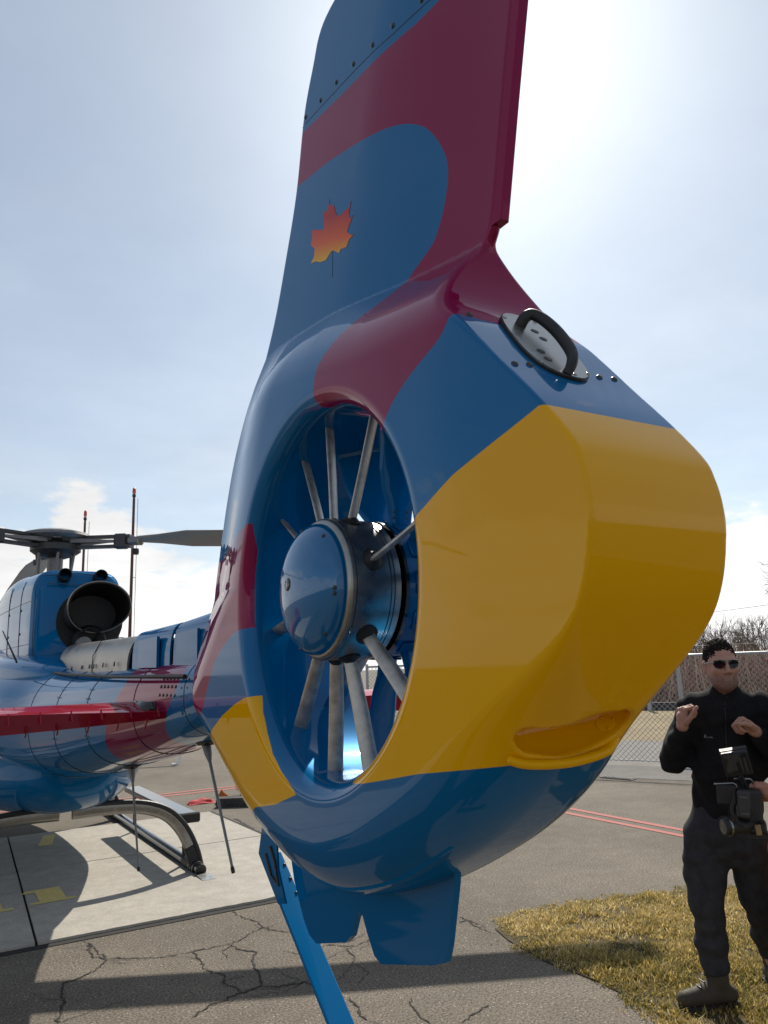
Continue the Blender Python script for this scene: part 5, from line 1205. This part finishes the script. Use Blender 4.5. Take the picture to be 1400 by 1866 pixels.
# ---------------------------------------------------------------- video camera rig held at waist height
VC0 = np.array((.235,.33,.985)); W3 = lambda a, b, c: to_world(np.array((a,b,c)))
vc = empty('video_camera', tuple(W3(.235,.33,.90)), 'black video camera rig with tilted monitor, cables and lens held before the fleece jacket', 'camera')
AX = [tuple(E1), tuple(E2), (0,0,1)]
def axr(ry, rx=0, rzz=0):
    m = np.array(Matrix.Rotation(ry,3,'Y')@Matrix.Rotation(rx,3,'X')@Matrix.Rotation(rzz,3,'Z')).T; return [tuple(r[0]*E1+r[1]*E2+r[2]*np.array((0,0,1.))) for r in m]
M_CAMB = principled('camera_black', (.014,.014,.015), .5, var=.3, vscale=40)
bd = B().box(W3(.245,.32,.995), (.105,.16,.135), axes=axr(.06), bev=.012).build('body', M_CAMB, vc, False)
B().box(W3(.222,.405,1.002), (.055,.014,.115), axes=axr(.08), bev=.006).build('battery', M_DGREY, bd, False)
for z in (1.035,.965): B().box(W3(.222,.4135,z), (.032,.003,.003), axes=axr(.08)).build('battery_rib', M_GREY, bd, False)
# monitor, facing up and back
mo = B().box(W3(.212,.36,1.175), (.118,.022,.115), axes=axr(-.16, R(-18)), bev=.005).build('monitor', M_CAMB, vc, False)
B().box(W3(.212,.372,1.176), (.100,.003,.092), axes=axr(-.16, R(-18)), bev=.001).build('screen', M_GLASSK, mo, False)
B().box(W3(.203,.348,1.236), (.120,.034,.008), axes=axr(-.16, R(-18)), bev=.002).build('sun_visor', M_BLK, mo, False)
for k, (u, w_) in enumerate(((-.038,.012),(-.012,.018),(.020,.010),(.038,.012))): B().box(W3(.212+u,.3745,1.176-u*.16), (w_,.002,.075), axes=axr(-.16, R(-18))).build('key_row', M_DGREY, mo, False)
B().tube([W3(.225,.34,1.115), W3(.235,.33,1.09), W3(.24,.32,1.06)], .010, 8).build('monitor_arm', M_CAMB, mo)
# top handle and cage rods
B().tube([W3(.195,.33,1.103), W3(.262,.31,1.100), W3(.272,.30,1.088), W3(.286,.29,1.03)], .0052, 8).build('cage_rod', M_STEEL, vc)
B().tube([W3(.105,.36,1.082), W3(.185,.35,1.086), W3(.198,.345,1.080), W3(.200,.34,1.055)], .0046, 8).build('cage_rod', M_STEEL, vc)
B().box(W3(.155,.34,1.035), (.085,.05,.085), axes=axr(.05), bev=.006).build('receiver', M_CAMB, vc, False)
ln = B().lathe([(.0001,.078),(.030,.078),(.036,.074),(.038,.045),(.033,.040),(.033,-.02),(.028,-.05)], W3(.19,.385,.905), nz(-E1*.85+E2*.52), 28).build('lens', M_CAMB, vc)
B().lathe([(.0385,.050),(.0392,.054),(.0385,.058)], W3(.19,.385,.905), nz(-E1*.85+E2*.52), 28).build('lens_ring', M_STEEL, ln)
B().lathe([(.0001,.0785),(.028,.0785)], W3(.19,.385,.905), nz(-E1*.85+E2*.52), 24).build('front_glass', M_GLASSK, ln)
B().box(W3(.262,.335,.90), (.085,.09,.05), axes=axr(.0), bev=.008).build('lens_mount', M_CAMB, vc, False)
B().box(W3(.268,.386,.893), (.024,.010,.045), axes=axr(-.1), bev=.002).build('label_plate', principled('brass_plate', (.30,.20,.10), .5), vc, False)
B().box(W3(.275,.32,.858), (.10,.07,.03), axes=axr(0), bev=.004).build('base_plate', M_CAMB, vc, False)
for k in range(5):
    z0 = .925+.006*k; B().tube(list(catmull([W3(.185,.41,1.02+.006*k), W3(.172-.003*k,.42,.975), W3(.195,.428,.928-.004*k), W3(.235,.425,.915+.004*k), W3(.275,.40,.945+.01*k), W3(.285,.37,.99)], 5, False)), .0014, 6).build('cable', M_BLK if k % 2 else M_DGREY, vc)
B().tube([W3(.178,.41,1.03), W3(.165,.415,.97), W3(.166,.415,.945)], .0022, 5).build('cable', M_BLK, vc); B().tube([W3(.166,.415,.945), W3(.168,.415,.925)], .004, 6).build('plug', M_GOLD, vc)
for k in range(3): B().tube([W3(.27+.012*k,.31,1.06-.02*k), W3(.28+.006*k,.32,1.02-.02*k)], .006, 6).build('connector', M_REDP if k == 1 else M_CAMB, vc)
